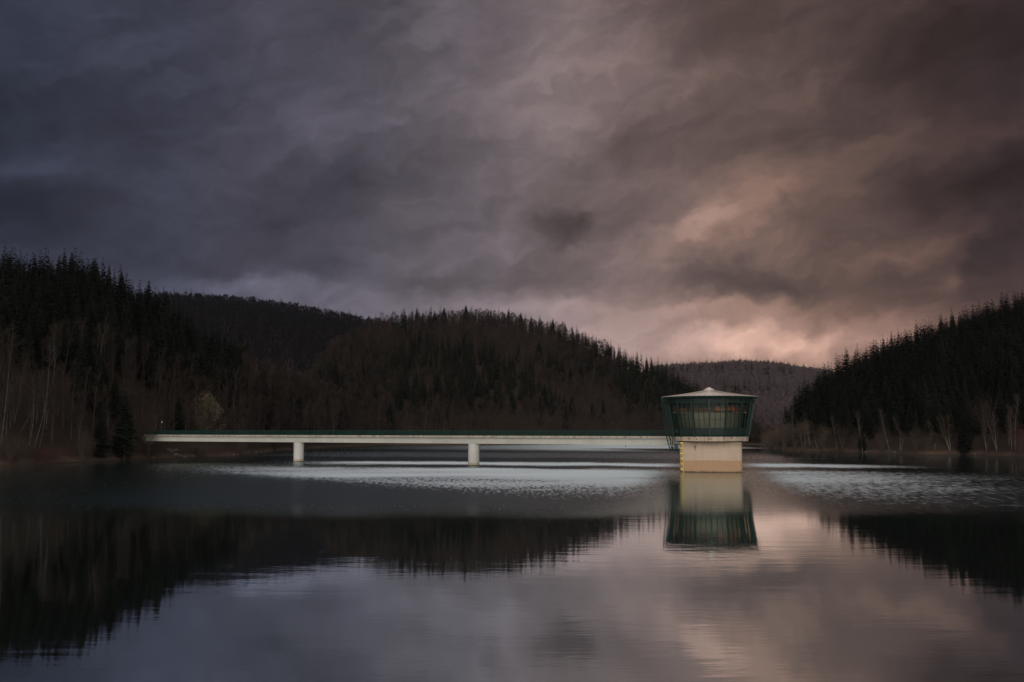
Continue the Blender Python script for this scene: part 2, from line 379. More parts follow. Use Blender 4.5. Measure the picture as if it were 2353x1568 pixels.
# ------------------------------------------------------------------ mesh helpers
class MB:
    def __init__(s): s.V = []; s.F = []; s.mi = []; s.cur = 0
    def add(s, V, Fs):
        o = len(s.V); s.V += [tuple(v) for v in V]
        for f in Fs: s.F.append(tuple(i + o for i in f)); s.mi.append(s.cur)
    def box(s, c, sx, sy, sz, rot=None):
        V = []
        for z in (-1, 1):
            for y in (-1, 1):
                for x in (-1, 1):
                    v = Vector((x * sx / 2, y * sy / 2, z * sz / 2))
                    if rot is not None: v = rot @ v
                    V.append(Vector(c) + v)
        s.add(V, [(0, 2, 3, 1), (4, 5, 7, 6), (0, 1, 5, 4), (2, 6, 7, 3), (0, 4, 6, 2), (1, 3, 7, 5)])
    def bar(s, a, b, wd, dp=None, up=Vector((0, 0, 1))):
        a, b = Vector(a), Vector(b); d = (b - a)
        if d.length < 1e-6: return
        dp = dp or wd; d.normalize()
        x = d.cross(up)
        if x.length < 1e-3: x = d.cross(Vector((0, 1, 0)))
        x.normalize(); y = d.cross(x)
        V = [p + x * (i * wd / 2) + y * (j * dp / 2) for p in (a, b) for i, j in ((-1, -1), (1, -1), (1, 1), (-1, 1))]
        s.add(V, [(3, 2, 1, 0), (4, 5, 6, 7), (0, 1, 5, 4), (1, 2, 6, 5), (2, 3, 7, 6), (3, 0, 4, 7)])
    def tube(s, pts, rad, n=6):
        rings = []
        o = len(s.V)
        for i, p in enumerate(pts):
            p = Vector(p)
            d = Vector(pts[min(i + 1, len(pts) - 1)]) - Vector(pts[max(i - 1, 0)])
            d.normalize()
            x = d.cross(Vector((0.31, 0.95, 0.05))); x.normalize(); y = d.cross(x)
            r = rad[i] if hasattr(rad, '__len__') else rad
            for k in range(n):
                a = 2 * math.pi * k / n
                s.V.append(tuple(p + x * (math.cos(a) * r) + y * (math.sin(a) * r)))
        for i in range(len(pts) - 1):
            for k in range(n):
                k2 = (k + 1) % n
                s.F.append((o + i * n + k, o + i * n + k2, o + (i + 1) * n + k2, o + (i + 1) * n + k)); s.mi.append(s.cur)
        s.F.append(tuple(o + (len(pts) - 1) * n + k for k in range(n))); s.mi.append(s.cur)
        s.F.append(tuple(o + k for k in reversed(range(n)))); s.mi.append(s.cur)
    def prism(s, poly, z0, z1, poly1=None):
        poly1 = poly1 or poly; n = len(poly)
        V = [(x, y, z0) for x, y in poly] + [(x, y, z1) for x, y in poly1]
        s.add(V, [tuple(reversed(range(n))), tuple(range(n, 2 * n))] + [(i, (i + 1) % n, n + (i + 1) % n, n + i) for i in range(n)])
    def tri(s, a, b, c): s.add([a, b, c], [(0, 1, 2)])
    def mesh(s, name, mats):
        me = bpy.data.meshes.new(name)
        me.from_pydata(s.V, [], s.F)
        for m_ in (mats if isinstance(mats, (list, tuple)) else [mats]): me.materials.append(m_)
        if any(s.mi): me.polygons.foreach_set('material_index', s.mi)
        me.update()
        return me
    def build(s, name, mats, parent=None, bevel=0.0, smooth=False):
        me = s.mesh(name, mats)
        o = bpy.data.objects.new(name, me); C.objects.link(o)
        if parent: o.parent = parent
        if smooth: me.polygons.foreach_set('use_smooth', [True] * len(me.polygons))
        if bevel:
            bv = o.modifiers.new('bevel', 'BEVEL'); bv.width = bevel; bv.segments = 2; bv.limit_method = 'ANGLE'
        return o

def empty(name, loc=(0, 0, 0), rz=0.0):
    o = bpy.data.objects.new(name, None); C.objects.link(o)
    o.location = loc; o.rotation_euler = (0, 0, rz); o.empty_display_size = 0.5
    return o
def tag(o, label=None, cat=None, group=None, kind=None):
    if label: o['label'] = label
    if cat: o['category'] = cat
    if group: o['group'] = group
    if kind: o['kind'] = kind
    return o

def array_mesh(name, V, Fi, mats, mi=None, tint=None):
    me = bpy.data.meshes.new(name)
    nV, nF = len(V), len(Fi)
    me.vertices.add(nV); me.vertices.foreach_set('co', np.ascontiguousarray(V, dtype=np.float32).ravel())
    me.loops.add(nF * 3); me.loops.foreach_set('vertex_index', np.ascontiguousarray(Fi, dtype=np.int32).ravel())
    me.polygons.add(nF); me.polygons.foreach_set('loop_start', np.arange(0, nF * 3, 3, dtype=np.int32))
    for m_ in mats: me.materials.append(m_)
    if mi is not None: me.polygons.foreach_set('material_index', np.ascontiguousarray(mi, dtype=np.int32))
    if tint is not None:
        a = me.attributes.new('tint', 'FLOAT', 'POINT'); a.data.foreach_set('value', np.ascontiguousarray(tint, dtype=np.float32))
    me.update(calc_edges=True)
    return me

# ------------------------------------------------------------------ terrain
def curve(pts, conv):
    a = sorted(conv(*p) for p in pts)
    return np.array([q[0] for q in a]), np.array([q[1] for q in a])
def shore_conv(x, y):
    a, te = dsp(x, y); return a, EYE / -te
SH = curve([(-900, 1075), (-300, 1074), (0, 1072), (80, 1068), (170, 1063), (240, 1060), (340, 1055), (430, 1052), (500, 1050), (560, 1047),
            (595, 1042), (650, 1036), (760, 1029), (860, 1024.5), (1000, 1023), (1200, 1022), (1400, 1021), (1530, 1020.5), (1650, 1021.5), (1700, 1022.5),
            (1735, 1023), (1760, 1024), (1768, 1028), (1775, 1033), (1800, 1036), (1850, 1037.5), (1900, 1037), (1960, 1040), (2050, 1043), (2130, 1046.5), (2210, 1045),
            (2353, 1050), (2700, 1052), (3600, 1050)], shore_conv)
def xaz(x): return dsp(x, 989)[0]
def shore(a): return np.interp(a, *SH)
def ridge_conv(x, y):
    a, te = dsp(x, y); return a, te
def xaz(x): return dsp(x, 989)[0]
HILLS = {}
def hill(key, pts, tree, rr_pts, foot=None, back=0.35):
    HILLS[key] = (curve(pts, ridge_conv), tree, (np.array([xaz(p[0]) for p in rr_pts]), np.array([p[1] for p in rr_pts], float)), foot, back)
hill('near', [(-900, 560), (-200, 565), (0, 578), (60, 588), (120, 602), (200, 606), (250, 630), (290, 642), (330, 664), (380, 684), (420, 722), (470, 755), (520, 768), (560, 788),
              (590, 815), (640, 842), (700, 856), (760, 890), (800, 940), (830, 975), (860, 990)], 13, [(-900, 120), (0, 118), (400, 105), (600, 80), (700, 60), (860, 50)])
hill('round', [(600, 990), (640, 965), (690, 905), (715, 855), (750, 808), (800, 772), (870, 742), (930, 730), (1000, 721), (1070, 717), (1130, 719), (1200, 729), (1280, 744), (1340, 769),
               (1400, 797), (1440, 822), (1500, 838), (1560, 868), (1620, 902), (1700, 955), (1745, 990)], 8, [(600, 60), (800, 150), (1100, 185), (1400, 150), (1600, 90), (1745, 30)])
hill('point', [(1762, 990), (1790, 957), (1805, 938), (1830, 893), (1880, 853), (1905, 838), (1950, 810), (2000, 790), (2060, 765), (2150, 735), (2260, 703), (2353, 672), (2700, 600), (3600, 590)], 13,
     [(1762, 25), (1800, 45), (1880, 80), (2000, 120), (2353, 150), (3600, 150)])
hill('left_far', [(-900, 640), (-100, 655), (330, 672), (430, 674), (520, 677), (620, 690), (700, 702), (800, 719), (870, 734), (950, 758), (1050, 803), (1200, 870), (1400, 990)], 17, [(0, 1100), (1, 1100)], 620)
hill('right_far', [(1200, 990), (1300, 870), (1450, 848), (1540, 839), (1620, 835), (1700, 830), (1780, 835), (1860, 845), (1950, 862), (2100, 905), (2400, 990)], 17, [(0, 1500), (1, 1500)], 640)

def bumpy(a, r, s):
    x, y = r * np.sin(a), r * np.cos(a)
    return (np.sin(x * 0.11 * s + 1.3) * np.cos(y * 0.093 * s + 0.4) + 0.6 * np.sin(x * 0.23 * s + y * 0.17 * s) + 0.35 * np.sin(x * 0.61 * s - y * 0.37 * s + 2)) / 1.95

def hill_par(key, a, rs):
    (ra, rt), tree, (xa, xr), foot, back = HILLS[key]
    te = np.interp(a, ra, rt)
    if foot is None:
        lo_, hi_ = rs, rs + np.interp(a, xa, xr)
    else:
        lo_, hi_ = np.maximum(rs + 20, foot), np.full_like(rs, xr[0])
    H = np.maximum(EYE + te * hi_ - tree, 0)
    return lo_, hi_, H, back
def ground(a, r):
    a = np.asarray(a, float); r = np.asarray(r, float)
    rs = shore(a)
    d = r - rs
    bank = np.where(d < 0, np.maximum(d * 0.35, -7.0), np.interp(a, [xaz(500), xaz(900), xaz(1740), xaz(1850)], [1.5, 0.8, 0.6, 1.4]) * (1 - np.exp(-np.maximum(d, 0) / 3.5)) * (1 + 0.45 * bumpy(a, r, 1.4)) + np.minimum(0.025 * np.maximum(d, 0), 8))
    z = bank
    for k in HILLS:
        lo_, hi_, H, back = hill_par(k, a, rs)
        tt = (r - lo_) / np.maximum(hi_ - lo_, 1)
        s = np.where(tt < 1, 1 - (1 - np.clip(tt, 0, 1)) ** 1.35, 1.0)
        zz_ = H * s - np.maximum(r - hi_, 0) * back
        zz_ = zz_ + np.clip(tt * 4, 0, 1) * np.clip(H / 10, 0, 1) * bumpy(a, r, 0.35) * 1.6
        z = np.where((tt > 0) & (d > 0), np.maximum(z, zz_), z)
    return z
def ground1(a, r): return float(ground(np.array([a]), np.array([r]))[0])

offs = np.array([-120, -60, -30, -14, -6, -2.5, -1, 0, 0.6, 1.3, 2.2, 3.4, 5, 7, 10, 14, 19, 25, 32, 40, 49, 59, 70, 82, 95, 109, 124, 140, 157, 175, 195, 220, 250, 290, 340, 400, 470, 550, 640, 740, 850, 970, 1100, 1250, 1450, 1700, 2100])
azs = np.concatenate([np.arange(-1.75, -0.52, 0.02), np.arange(-0.52, 0.52, 0.0025), np.arange(0.52, 1.75, 0.02)])
AA, OO = np.meshgrid(azs, offs, indexing='ij')
RR = shore(AA) + OO
ZZ = ground(AA, RR)
nA, nR = AA.shape
V = np.stack([RR * np.sin(AA), RR * np.cos(AA), ZZ], -1).reshape(-1, 3)
i, j = np.meshgrid(np.arange(nA - 1), np.arange(nR - 1), indexing='ij')
q = (i * nR + j).ravel()
tris = np.concatenate([np.stack([q, q + nR, q + nR + 1], -1), np.stack([q, q + nR + 1, q + 1], -1)])
me = array_mesh('terrain', V, tris[:, ::1], [M['ground']])
me.polygons.foreach_set('use_smooth', [True] * len(me.polygons))
o = bpy.data.objects.new('terrain', me); C.objects.link(o); tag(o, 'wooded hills and brown banks rising round the reservoir', kind='structure')

mb = MB(); mb.add([(-2300, -500, 0), (2300, -500, 0), (2300, 2300, 0), (-2300, 2300, 0)], [(0, 1, 2, 3)])
o = mb.build('water', M['water']); tag(o, 'still dark reservoir water with wind ruffled lanes', kind='structure')
mb = MB(); mb.add([(-2400, -600, -7.2), (2400, -600, -7.2), (2400, 2400, -7.2), (-2400, 2400, -7.2)], [(0, 1, 2, 3)])
o = mb.build('ground', M['ground']); tag(o, 'lake bed under the reservoir', kind='structure')

# ------------------------------------------------------------------ tower
TY = 181.0
ax = at(709.8, 430.5, TY)
TX = ax.x
face = math.atan2(-TX, -TY)            # direction from the tower to the camera
tower = empty('intake_tower', (TX, TY, 0))
tag(tower, 'round concrete intake tower with green glazed control room and pale conical roof', 'tower')
fx = Vector((math.cos(math.atan2(TY, TX) - math.pi / 2), math.sin(math.atan2(TY, TX) - math.pi / 2), 0))   # to the viewer's right
fy = Vector((-TX, -TY, 0)).normalized()                                                                    # towards the viewer
def tl(lx, ly, z): return fx * lx + fy * ly + Vector((0, 0, z))
# shaft
def shaft_profile():
    pts = []
    corners = [((-5.3, -4.9), 180), ((5.5, -4.9), 270), ((5.5, 4.75), 0), ((-5.3, 4.75), 90)]
    rc = 0.75
    for (cx, cy), a0 in corners:
        ox = cx - math.copysign(rc, cx); oy = cy - math.copysign(rc, cy)
        for k in range(7):
            a = R(a0 + 15 * k); pts.append((ox + rc * math.cos(a), oy + rc * math.sin(a)))
        if a0 == 0:
            for k in range(1, 24):
                x = (5.5 - rc) + (-10.8 + 2 * rc) * k / 24; pts.append((x, 4.75 + 0.5 * math.sin(math.pi * k / 24)))
    return pts
prof = shaft_profile()
poly = [tuple(tl(x, y, 0)[:2]) for x, y in prof]
mb = MB(); nP = len(poly)
mb.add([(x, y, z_) for z_ in (-6.5, 5.28) for x, y in poly], [(k, (k + 1) % nP, nP + (k + 1) % nP, nP + k) for k in range(nP)])
mb.build('shaft', M['shaft'], tower, smooth=True)
n16 = 16
def ring(rad, z, off=0.0):
    base_a = math.atan2(fy.y, fy.x)
    return [Vector((rad * math.cos(base_a + (k + off) * 2 * math.pi / n16), rad * math.sin(base_a + (k + off) * 2 * math.pi / n16), z)) for k in range(n16)]
mb = MB(); r0 = [tuple(v[:2]) for v in ring(6.0, 0)]; mb.prism(r0, 5.28, 5.45); mb.build('collar', M['dark'], tower)
mb = MB(); r0 = [tuple(v[:2]) for v in ring(6.78, 0)]; mb.prism(r0, 5.45, 6.25); mb.build('platform', M['slab'], tower, bevel=0.04)
# rusty bracket scars along the platform edge
Rz0, Rz1, zb, zt = 6.72, 7.86, 6.25, 12.86
def rad_at(z): return Rz0 + (Rz1 - Rz0) * (z - zb) / (zt - zb)
def facet_pt(k, f, z, out=0.0):        # point on bay k, fraction f along it
    rr = rad_at(z)
    a = ring(rr + out, z)[k % n16]; b_ = ring(rr + out, z)[(k + 1) % n16]
    return a.lerp(b_, f)
def band(name, z0, z1, mat, out=0.0, th=0.08):
    mb = MB()
    for k in range(n16):
        A = [facet_pt(k, 0, z0, out), facet_pt(k, 1, z0, out), facet_pt(k, 1, z1, out), facet_pt(k, 0, z1, out)]
        B = [facet_pt(k, 0, z0, out - th), facet_pt(k, 1, z0, out - th), facet_pt(k, 1, z1, out - th), facet_pt(k, 0, z1, out - th)]
        mb.add(A + B, [(0, 1, 2, 3), (7, 6, 5, 4), (3, 2, 6, 7), (1, 0, 4, 5)])
    return mb.build(name, mat, tower)
band('base_band', 6.25, 6.60, M['dark_green'], -0.05)
band('ledge', 6.60, 6.72, M['green'], 0.14, 0.25)
sp_ = band('wall_panel', 6.72, 7.70, M['green_panel'])
band('header_panel', 12.12, 12.86, M['green_panel'])
for k in range(n16):
    mb = MB()
    for s in (0,):
        p0 = ring(rad_at(6.26) + 0.10, 6.26)[k]; p1 = ring(rad_at(12.86) + 0.10, 12.86)[k]
        mb.bar(p0, p1, 0.30, 0.34, up=Vector((p0.x, p0.y, 0)).normalized())
    mb.build('rib', M['green'], tower)
    # window of this bay: two mullions and a transom, glass behind
    mb = MB()
    for f in (0.345, 0.655):
        mb.bar(facet_pt(k, f, 7.70, 0.02), facet_pt(k, f, 12.12, 0.02), 0.11, 0.12, up=(facet_pt(k, .5, 9) * Vector((1, 1, 0))).normalized())
    for z_ in (9.28,):
        mb.bar(facet_pt(k, 0.06, z_, 0.0), facet_pt(k, 0.94, z_, 0.0), 0.05, 0.06)
    mb.bar(facet_pt(k, 0.05, 7.74, 0.03), facet_pt(k, 0.95, 7.74, 0.03), 0.07, 0.1)
    wf = mb.build('window', M['green'], tower)
    mb = MB(); mb.add([facet_pt(k, 0.0, 7.70, -0.06), facet_pt(k, 1, 7.70, -0.06), facet_pt(k, 1, 12.12, -0.06), facet_pt(k, 0, 12.12, -0.06)], [(0, 1, 2, 3)])
    mb.build('pane', M['glass'], wf)
# roof
NR = 80
def circ(rad, z, n=NR): return [Vector((rad * math.cos(2 * math.pi * k / n), rad * math.sin(2 * math.pi * k / n), z)) for k in range(n)]
mb = MB()
rings = [circ(8.6, 13.36), circ(6.0, 13.70), circ(3.2, 14.12), circ(1.06, 14.52)]
o0 = 0
Vr = [v for r_ in rings for v in r_]
Fr = [(a * NR + k, a * NR + (k + 1) % NR, (a + 1) * NR + (k + 1) % NR, (a + 1) * NR + k) for a in range(3) for k in range(NR)]
mb.add(Vr, Fr)
roof = mb.build('roof', M['roof'], tower, smooth=True)
mb = MB()
for k in range(0, 56):
    a = 2 * math.pi * (k + 0.3) / 56; u = Vector((math.cos(a), math.sin(a), 0))
    for (ra_, za), (rb_, zb_) in (((8.58, 13.39), (6.0, 13.73)), ((6.0, 13.73), (3.2, 14.15)), ((3.2, 14.15), (1.06, 14.55))):
        mb.bar(u * ra_ + Vector((0, 0, za)), u * rb_ + Vector((0, 0, zb_)), 0.05, 0.07)
mb.build('standing_seam', M['seam'], roof)
mb = MB()
cr_ = [circ(1.10, 14.54, 24), circ(0.98, 14.62, 24), circ(0.5, 14.95, 24), circ(0.16, 15.14, 24), circ(0.02, 15.18, 24)]
mb.add([v for r_ in cr_ for v in r_], [(a * 24 + k, a * 24 + (k + 1) % 24, (a + 1) * 24 + (k + 1) % 24, (a + 1) * 24 + k) for a in range(4) for k in range(24)])
mb.cur = 1
for k in range(16):
    a = 2 * math.pi * k / 16; u = Vector((math.cos(a), math.sin(a), 0))
    mb.bar(u * 1.0 + Vector((0, 0, 14.64)), u * 0.5 + Vector((0, 0, 14.97)), 0.04, 0.05); mb.bar(u * 0.5 + Vector((0, 0, 14.97)), u * 0.12 + Vector((0, 0, 15.17)), 0.03, 0.04)
mb.build('roof_cap', [M['roof'], M['seam']], roof)
mb = MB()
g1 = [circ(8.6, 13.35), circ(8.63, 13.22), circ(8.48, 13.04), circ(8.2, 12.98), circ(7.6, 12.92)]
mb.add([v for r_ in g1 for v in r_], [(a * NR + k, (a + 1) * NR + k, (a + 1) * NR + (k + 1) % NR, a * NR + (k + 1) % NR) for a in range(4) for k in range(NR)])
mb.build('eave_gutter', M['dark_green'], tower, smooth=False)
mb = MB(); mb.prism([tuple(v[:2]) for v in ring(7.6, 0)], 12.87, 12.98); mb.build('ceiling', M['cab'], tower)
mb = MB()
pr = [tuple(v[:2]) for v in circ(5.3, 0, 32)]
mb.prism(pr, 6.26, 10.45); mb.build('inner_wall', M['room'], tower)
mb = MB()
rr_ = random.Random(3)
for lx, w_, h_ in ((-3.2, 1.2, 1.3), (-0.9, 1.5, 1.0), (1.6, 1.3, 1.6), (3.2, 1.0, 1.4)):
    ly = math.sqrt(max(0.1, 5.75 ** 2 - lx * lx))
    mb.box(tl(lx, ly, 6.9 + h_ / 2), w_, 0.5, h_ + 1.2, Matrix.Rotation(math.atan2(fx.y, fx.x), 3, 'Z'))
mb.build('control_cabinet', M['cab'], tower)
for lx in (-2.2, -0.3):
    mb = MB()
    for k in range(6):
        a_ = tl(lx - 0.35, math.sqrt(5.9 ** 2 - lx * lx), 7.75 + k * 0.27); b_ = tl(lx + 0.35, math.sqrt(5.9 ** 2 - lx * lx), 7.75 + k * 0.27)
        mb.bar(a_, b_, 0.05, 0.05)
    mb.build('blind', M['room'], tower)
# yellow gauge rail on the shaft
mb = MB()
mb.tube([tl(-4.72, 4.92, -1), tl(-4.72, 4.92, 5.2)], 0.07, 6)
for k in range(6): mb.box(tl(-4.95, 4.90, 0.55 + k * 0.92), 0.36, 0.2, 0.24, Matrix.Rotation(math.atan2(fx.y, fx.x), 3, 'Z'))
mb.build('gauge_rail', M['yellow'], tower)
# bracket with rust streak on the shaft
rotz = Matrix.Rotation(math.atan2(fx.y, fx.x), 3, 'Z')
def scar(local, parent, rot, s=1.0):
    mb = MB()
    mb.box(local + Vector((0, 0, 0.12 * s)), 0.26 * s, 0.08, 0.12 * s, rot); mb.box(local + Vector((0, 0, 0.2 * s)), 0.12 * s, 0.08, 0.12 * s, rot)
    p_ = mb.build('bracket', M['dark'], parent)
    mb = MB()
    mb.box(local + Vector((0, 0, -0.12 * s)), 0.08 * s, 0.03, 0.34 * s, rot); mb.box(local + Vector((0, 0, -0.30 * s)), 0.2 * s, 0.028, 0.06 * s, rot); mb.box(local + Vector((0, 0, -0.05 * s)), 0.17 * s, 0.028, 0.07 * s, rot)
    mb.build('rust_mark', M['rust'], p_)
scar(tl(-2.62, 5.16, 4.35), tower, rotz, 1.25)
for k, lx in enumerate((-4.0, -2.35, 0.05, 2.25, 4.1)):
    mb = MB(); rr_a = math.atan2(lx, 6.5)
    pr_ = math.cos(math.pi / 16) * 6.78 / math.cos(((rr_a + math.pi / 8 * 8) % (math.pi / 8)) - math.pi / 16)
    c_ = tl(pr_ * math.sin(rr_a), pr_ * math.cos(rr_a), 5.95)
    rt_ = Matrix.Rotation(math.atan2(fx.y, fx.x) + rr_a * -1, 3, 'Z')
    for s in range(1):
        mb.box(c_ + fx * rr_.uniform(-0.1, 0.1) + Vector((0, 0, rr_.uniform(-0.16, 0.16))), rr_.uniform(0.35, 0.6), 0.07, rr_.uniform(0.16, 0.3), rt_)
    mb.build('worn_patch', M['cab'], tower)
mb = MB(); mb.bar(facet_pt(13, 0.42, 6.95, 0.03), facet_pt(13, 0.38, 7.45, 0.03), 0.07, 0.03); mb.build('handle', M['room'], tower)

# access ladder gantry hanging beside the glazed room
def lp(x, y, off=0.0): 
    p = full(x, y, TY - 2.0); p = p - Vector((TX, TY, 0)); return p + fy * off
mb = MB()
outer = [(2644, 1592), (2664, 1740), (2681, 1802)]
inner = [(2653, 1600), (2676, 1742), (2689, 1801)]
third = [(2669, 1598), (2686, 1718), (2691, 1745), (2691, 1801)]
lad = mb
for pts, wd in ((outer, 0.13), (inner, 0.12), (third, 0.09)):
    for off in (-0.35, 0.35):
        for a_, b_ in zip(pts, pts[1:]): mb.bar(lp(*a_, off), lp(*b_, off), wd, wd)
ladder = mb.build('access_ladder', M['dark_green'], tower)
def xon(pts, y):
    for (x0, y0), (x1, y1) in zip(pts, pts[1:]):
        if y0 <= y <= y1: return x0 + (x1 - x0) * (y - y0) / (y1 - y0)
    return pts[-1][0]
mb = MB()
y = 1604
kk = 0
while y < 1800:
    a_, b_, c_ = xon(outer, y), xon(inner, y), xon(third, y)
    mb = MB()
    for off in (-0.35, 0.35):
        mb.bar(lp(a_, y, off), lp(b_, y, off), 0.05, 0.05)
        if kk % 2 == 0: mb.bar(lp(b_, y, off), lp(c_, y, off), 0.06)
    mb.bar(lp(a_, y, -0.35), lp(a_, y, 0.35), 0.08); mb.bar(lp(b_, y, -0.35), lp(b_, y, 0.35), 0.07)
    mb.build('rung', M['dark_green'], ladder)
    y += 14.3; kk += 1
mb = MB()
ys = [1618, 1648, 1676, 1702, 1722, 1745, 1775, 1800]
for k in range(len(ys) - 1):
    y0, y1 = ys[k], ys[k + 1]
    P_ = (xon(inner, y0), y0) if k % 2 else (xon(third, y0), y0); Q_ = (xon(third, y1), y1) if k % 2 else (xon(inner, y1), y1)
    for off in (-0.35, 0.35): mb.bar(lp(*P_, off), lp(*Q_, off), 0.06)
mb.build('brace', M['dark_green'], ladder)
mb = MB(); mb.bar(lp(2644, 1597, 0), lp(2651, 1597, 0), 0.6, 0.7); mb.box(lp(2664, 1602, 0), 0.3, 0.3, 0.3); mb.bar(lp(2653, 1604, 0), lp(2690, 1604, 0), 0.08); mb.build('trolley', M['dark_green'], ladder)
mb = MB()
for off in (-0.4, 0.4):
    mb.bar(lp(2682, 1776, off), lp(2712, 1776, off), 0.07); mb.bar(lp(2684, 1789, off), lp(2712, 1789, off), 0.05)
    for x in np.linspace(2699.5, 2712, 6): mb.bar(lp(x, 1776, off), lp(x + 0.3, 1803, off), 0.05)
    mb.bar(lp(2699.5, 1745, off), lp(2699.5, 1803, off), 0.07)
    mb.bar(lp(2691, 1800, off), lp(2700, 1776, off), 0.05)
for x in (2712,):
    for off in np.linspace(-0.4, 0.4, 5): mb.bar(lp(x, 1776, off), lp(x, 1803, off), 0.05)
mb.bar(lp(2680, 1802.5, 0), lp(2713, 1803.5, 0), 0.85, 0.14, up=Vector((0, 0, 1)))
mb.build('basket', M['dark_green'], ladder)

# overhead crane inside the glazed room
crane = empty('overhead_crane', (TX, TY, 10.55)); tag(crane, 'orange overhead crane beam seen through the upper panes of the tower room', 'crane')
def cl(lx, ly, z): return tl(lx, ly, z - 10.55)
mb = MB(); mb.bar(cl(-6.2, 3.2, 11.0), cl(6.2, 3.2, 11.0), 0.45, 0.75); mb.build('beam', M['dull_orange'], crane)
mb = MB(); mb.box(cl(2.6, 4.3, 11.1), 3.4, 1.1, 0.62, rotz); mb.box(cl(1.6, 4.9, 11.3), 0.8, 0.35, 0.35, rotz); mb.tube([cl(3.9, 4.9, 10.8), cl(3.9, 4.9, 11.7)], 0.2, 8); mb.build('hoist', M['orange'], crane, bevel=0.03)
mb = MB(); mb.bar(cl(2.2, 5.0, 10.8), cl(3.4, 5.0, 12.0), 0.05); mb.bar(cl(-6.3, 3.7, 10.5), cl(6.3, 3.7, 10.5), 0.12, 0.18); mb.build('rail', M['room'], crane)

# ------------------------------------------------------------------ footbridge
P1 = water_at(1182.5 / 4, 1847 / 4.0); P2 = water_at(1884.8 / 4, 1862 / 4.0)
u = (P2 - P1).normalized()                       # towards the tower
P1 = P1 + Vector((-u.y, u.x, 0)) * 1.0; P2 = P2 + Vector((-u.y, u.x, 0)) * 1.0
nrm = Vector((u.y, -u.x, 0))                     # towards the viewer
def along_px(px):
    x, y, z = ray(px, 430.5)
    # intersect with the line P1 + s u
    dx_, dy_ = x / y, 1.0
    s = (P1.x - dx_ * P1.y) / (dx_ * u.y - u.x)
    return s
s0 = along_px(149.0); s1 = (Vector((TX, TY, 0)) - P1).dot(u) - 5.0
bridge = empty('footbridge', (P1.x, P1.y, 0), math.atan2(u.y, u.x))
tag(bridge, 'long white girder footbridge with green railings running from bank to tower', 'bridge')
HW = 1.55
mb = MB(); mb.box(((s0 + s1) / 2, 0, 5.21), s1 - s0, 1.9, 1.28); girder = mb.build('girder', M['girder'], bridge)
mb = MB(); mb.box(((s0 + s1) / 2, 0, 6.05), s1 - s0, HW * 2, 0.40); mb.build('deck', M['edge'], bridge)
for sd_ in (-1, 1):
    yy = sd_ * (HW - 0.12)
    mb = MB()
    x = s0 + 1.0
    while x < s1:
        mb.bar((x, yy, 6.36), (x, yy, 7.24), 0.028, 0.028)
        x += 0.13
    mb.bar((s0, yy, 6.36), (s1, yy, 6.36), 0.05, 0.05)
    rl = mb.build('railing', M['green_rail'], bridge)
    mb = MB(); mb.tube([(s0, yy, 7.29), (s1, yy, 7.29)], 0.05, 6); mb.build('handrail', M['green_rail'], rl)
    n = int((s1 - s0) / 3.75)
    for k in range(n + 1):
        x = s0 + 0.1 + k * (s1 - s0 - 0.2) / n
        mb = MB(); mb.box((x, yy, 6.75), 0.14, 0.09, 1.0); mb.build('post', M['green_rail'], rl)
for s, in ((0.0,), ((P2 - P1).length,)):
    mb = MB(); mb.prism([(s + 1.19 * math.cos(2 * math.pi * k / 40), 1.19 * math.sin(2 * math.pi * k / 40)) for k in range(40)], -6.5, 4.565)
    pr_ = mb.build('pier', M['pier'], bridge, smooth=False)
    a_ = math.atan2(-math.cos(math.atan2(u.y, u.x)), 1) - 0.9
    v_ = Vector((1.2 * math.cos(R(-118) - 0.52), 1.2 * math.sin(R(-118) - 0.52), 4.1))
    scar(v_ + Vector((s, 0, 0)), bridge, Matrix.Rotation(math.atan2(v_.y, v_.x) + math.pi / 2, 3, 'Z'), 1.05)
mb = MB(); sp2 = along_px(2506 / 4); mb.tube([(sp2, -0.6, 4.2), (sp2, -0.6, 4.62)], 0.06, 6); mb.build('drain_pipe', M['dark'], bridge)
# abutment and lamp at the bank end
M['dark_conc'] = concrete('dark_concrete', (0.07, 0.06, 0.05), 0.4)  # dark concrete colour that lets the abutment sink into the bank
ab = MB(); ab.box((s0 - 1.2, 0, 2.5), 2.6, 3.0, 6.4); ab.build('abutment', M['dark_conc'], bridge)
lampp = full(646, 1742, (P1 + u * along_px(161.5)).y + 1.6)
lamp = empty('lamp_post', (lampp.x, lampp.y, 6.2)); tag(lamp, 'thin green lamp post with white head at bank end of footbridge', 'lamp post')
mb = MB(); mb.tube([(0, 0, 0), (0, 0, 3.1)], 0.07, 8); mb.build('pole', M['green'], lamp)
mb = MB(); mb.tube([(0, 0, 3.1), (0, 0, 3.2), (0, 0, 3.5), (0, 0, 3.58)], [0.1, 0.17, 0.2, 0.12], 8); mb.build('lamp_head', M['white'], lamp)
gate = empty('bridge_gate', (lampp.x - 3.5, lampp.y + 1.5, 6.25), math.atan2(u.y, u.x)); tag(gate, 'green barred gate across the bank end of footbridge', 'gate')
mb = MB()
for k in range(12): mb.bar((0, -1.4 + k * 0.255, 0), (0, -1.4 + k * 0.255, 2.0), 0.04)
mb.build('bars', M['green_rail'], gate)
mb = MB()
for z_ in (0.1, 2.0): mb.bar((0, -1.45, z_), (0, 1.45, z_), 0.07)
for y_ in (-1.45, 1.45): mb.bar((0, y_, 0), (0, y_, 2.1), 0.1)
mb.build('frame', M['green_rail'], gate)

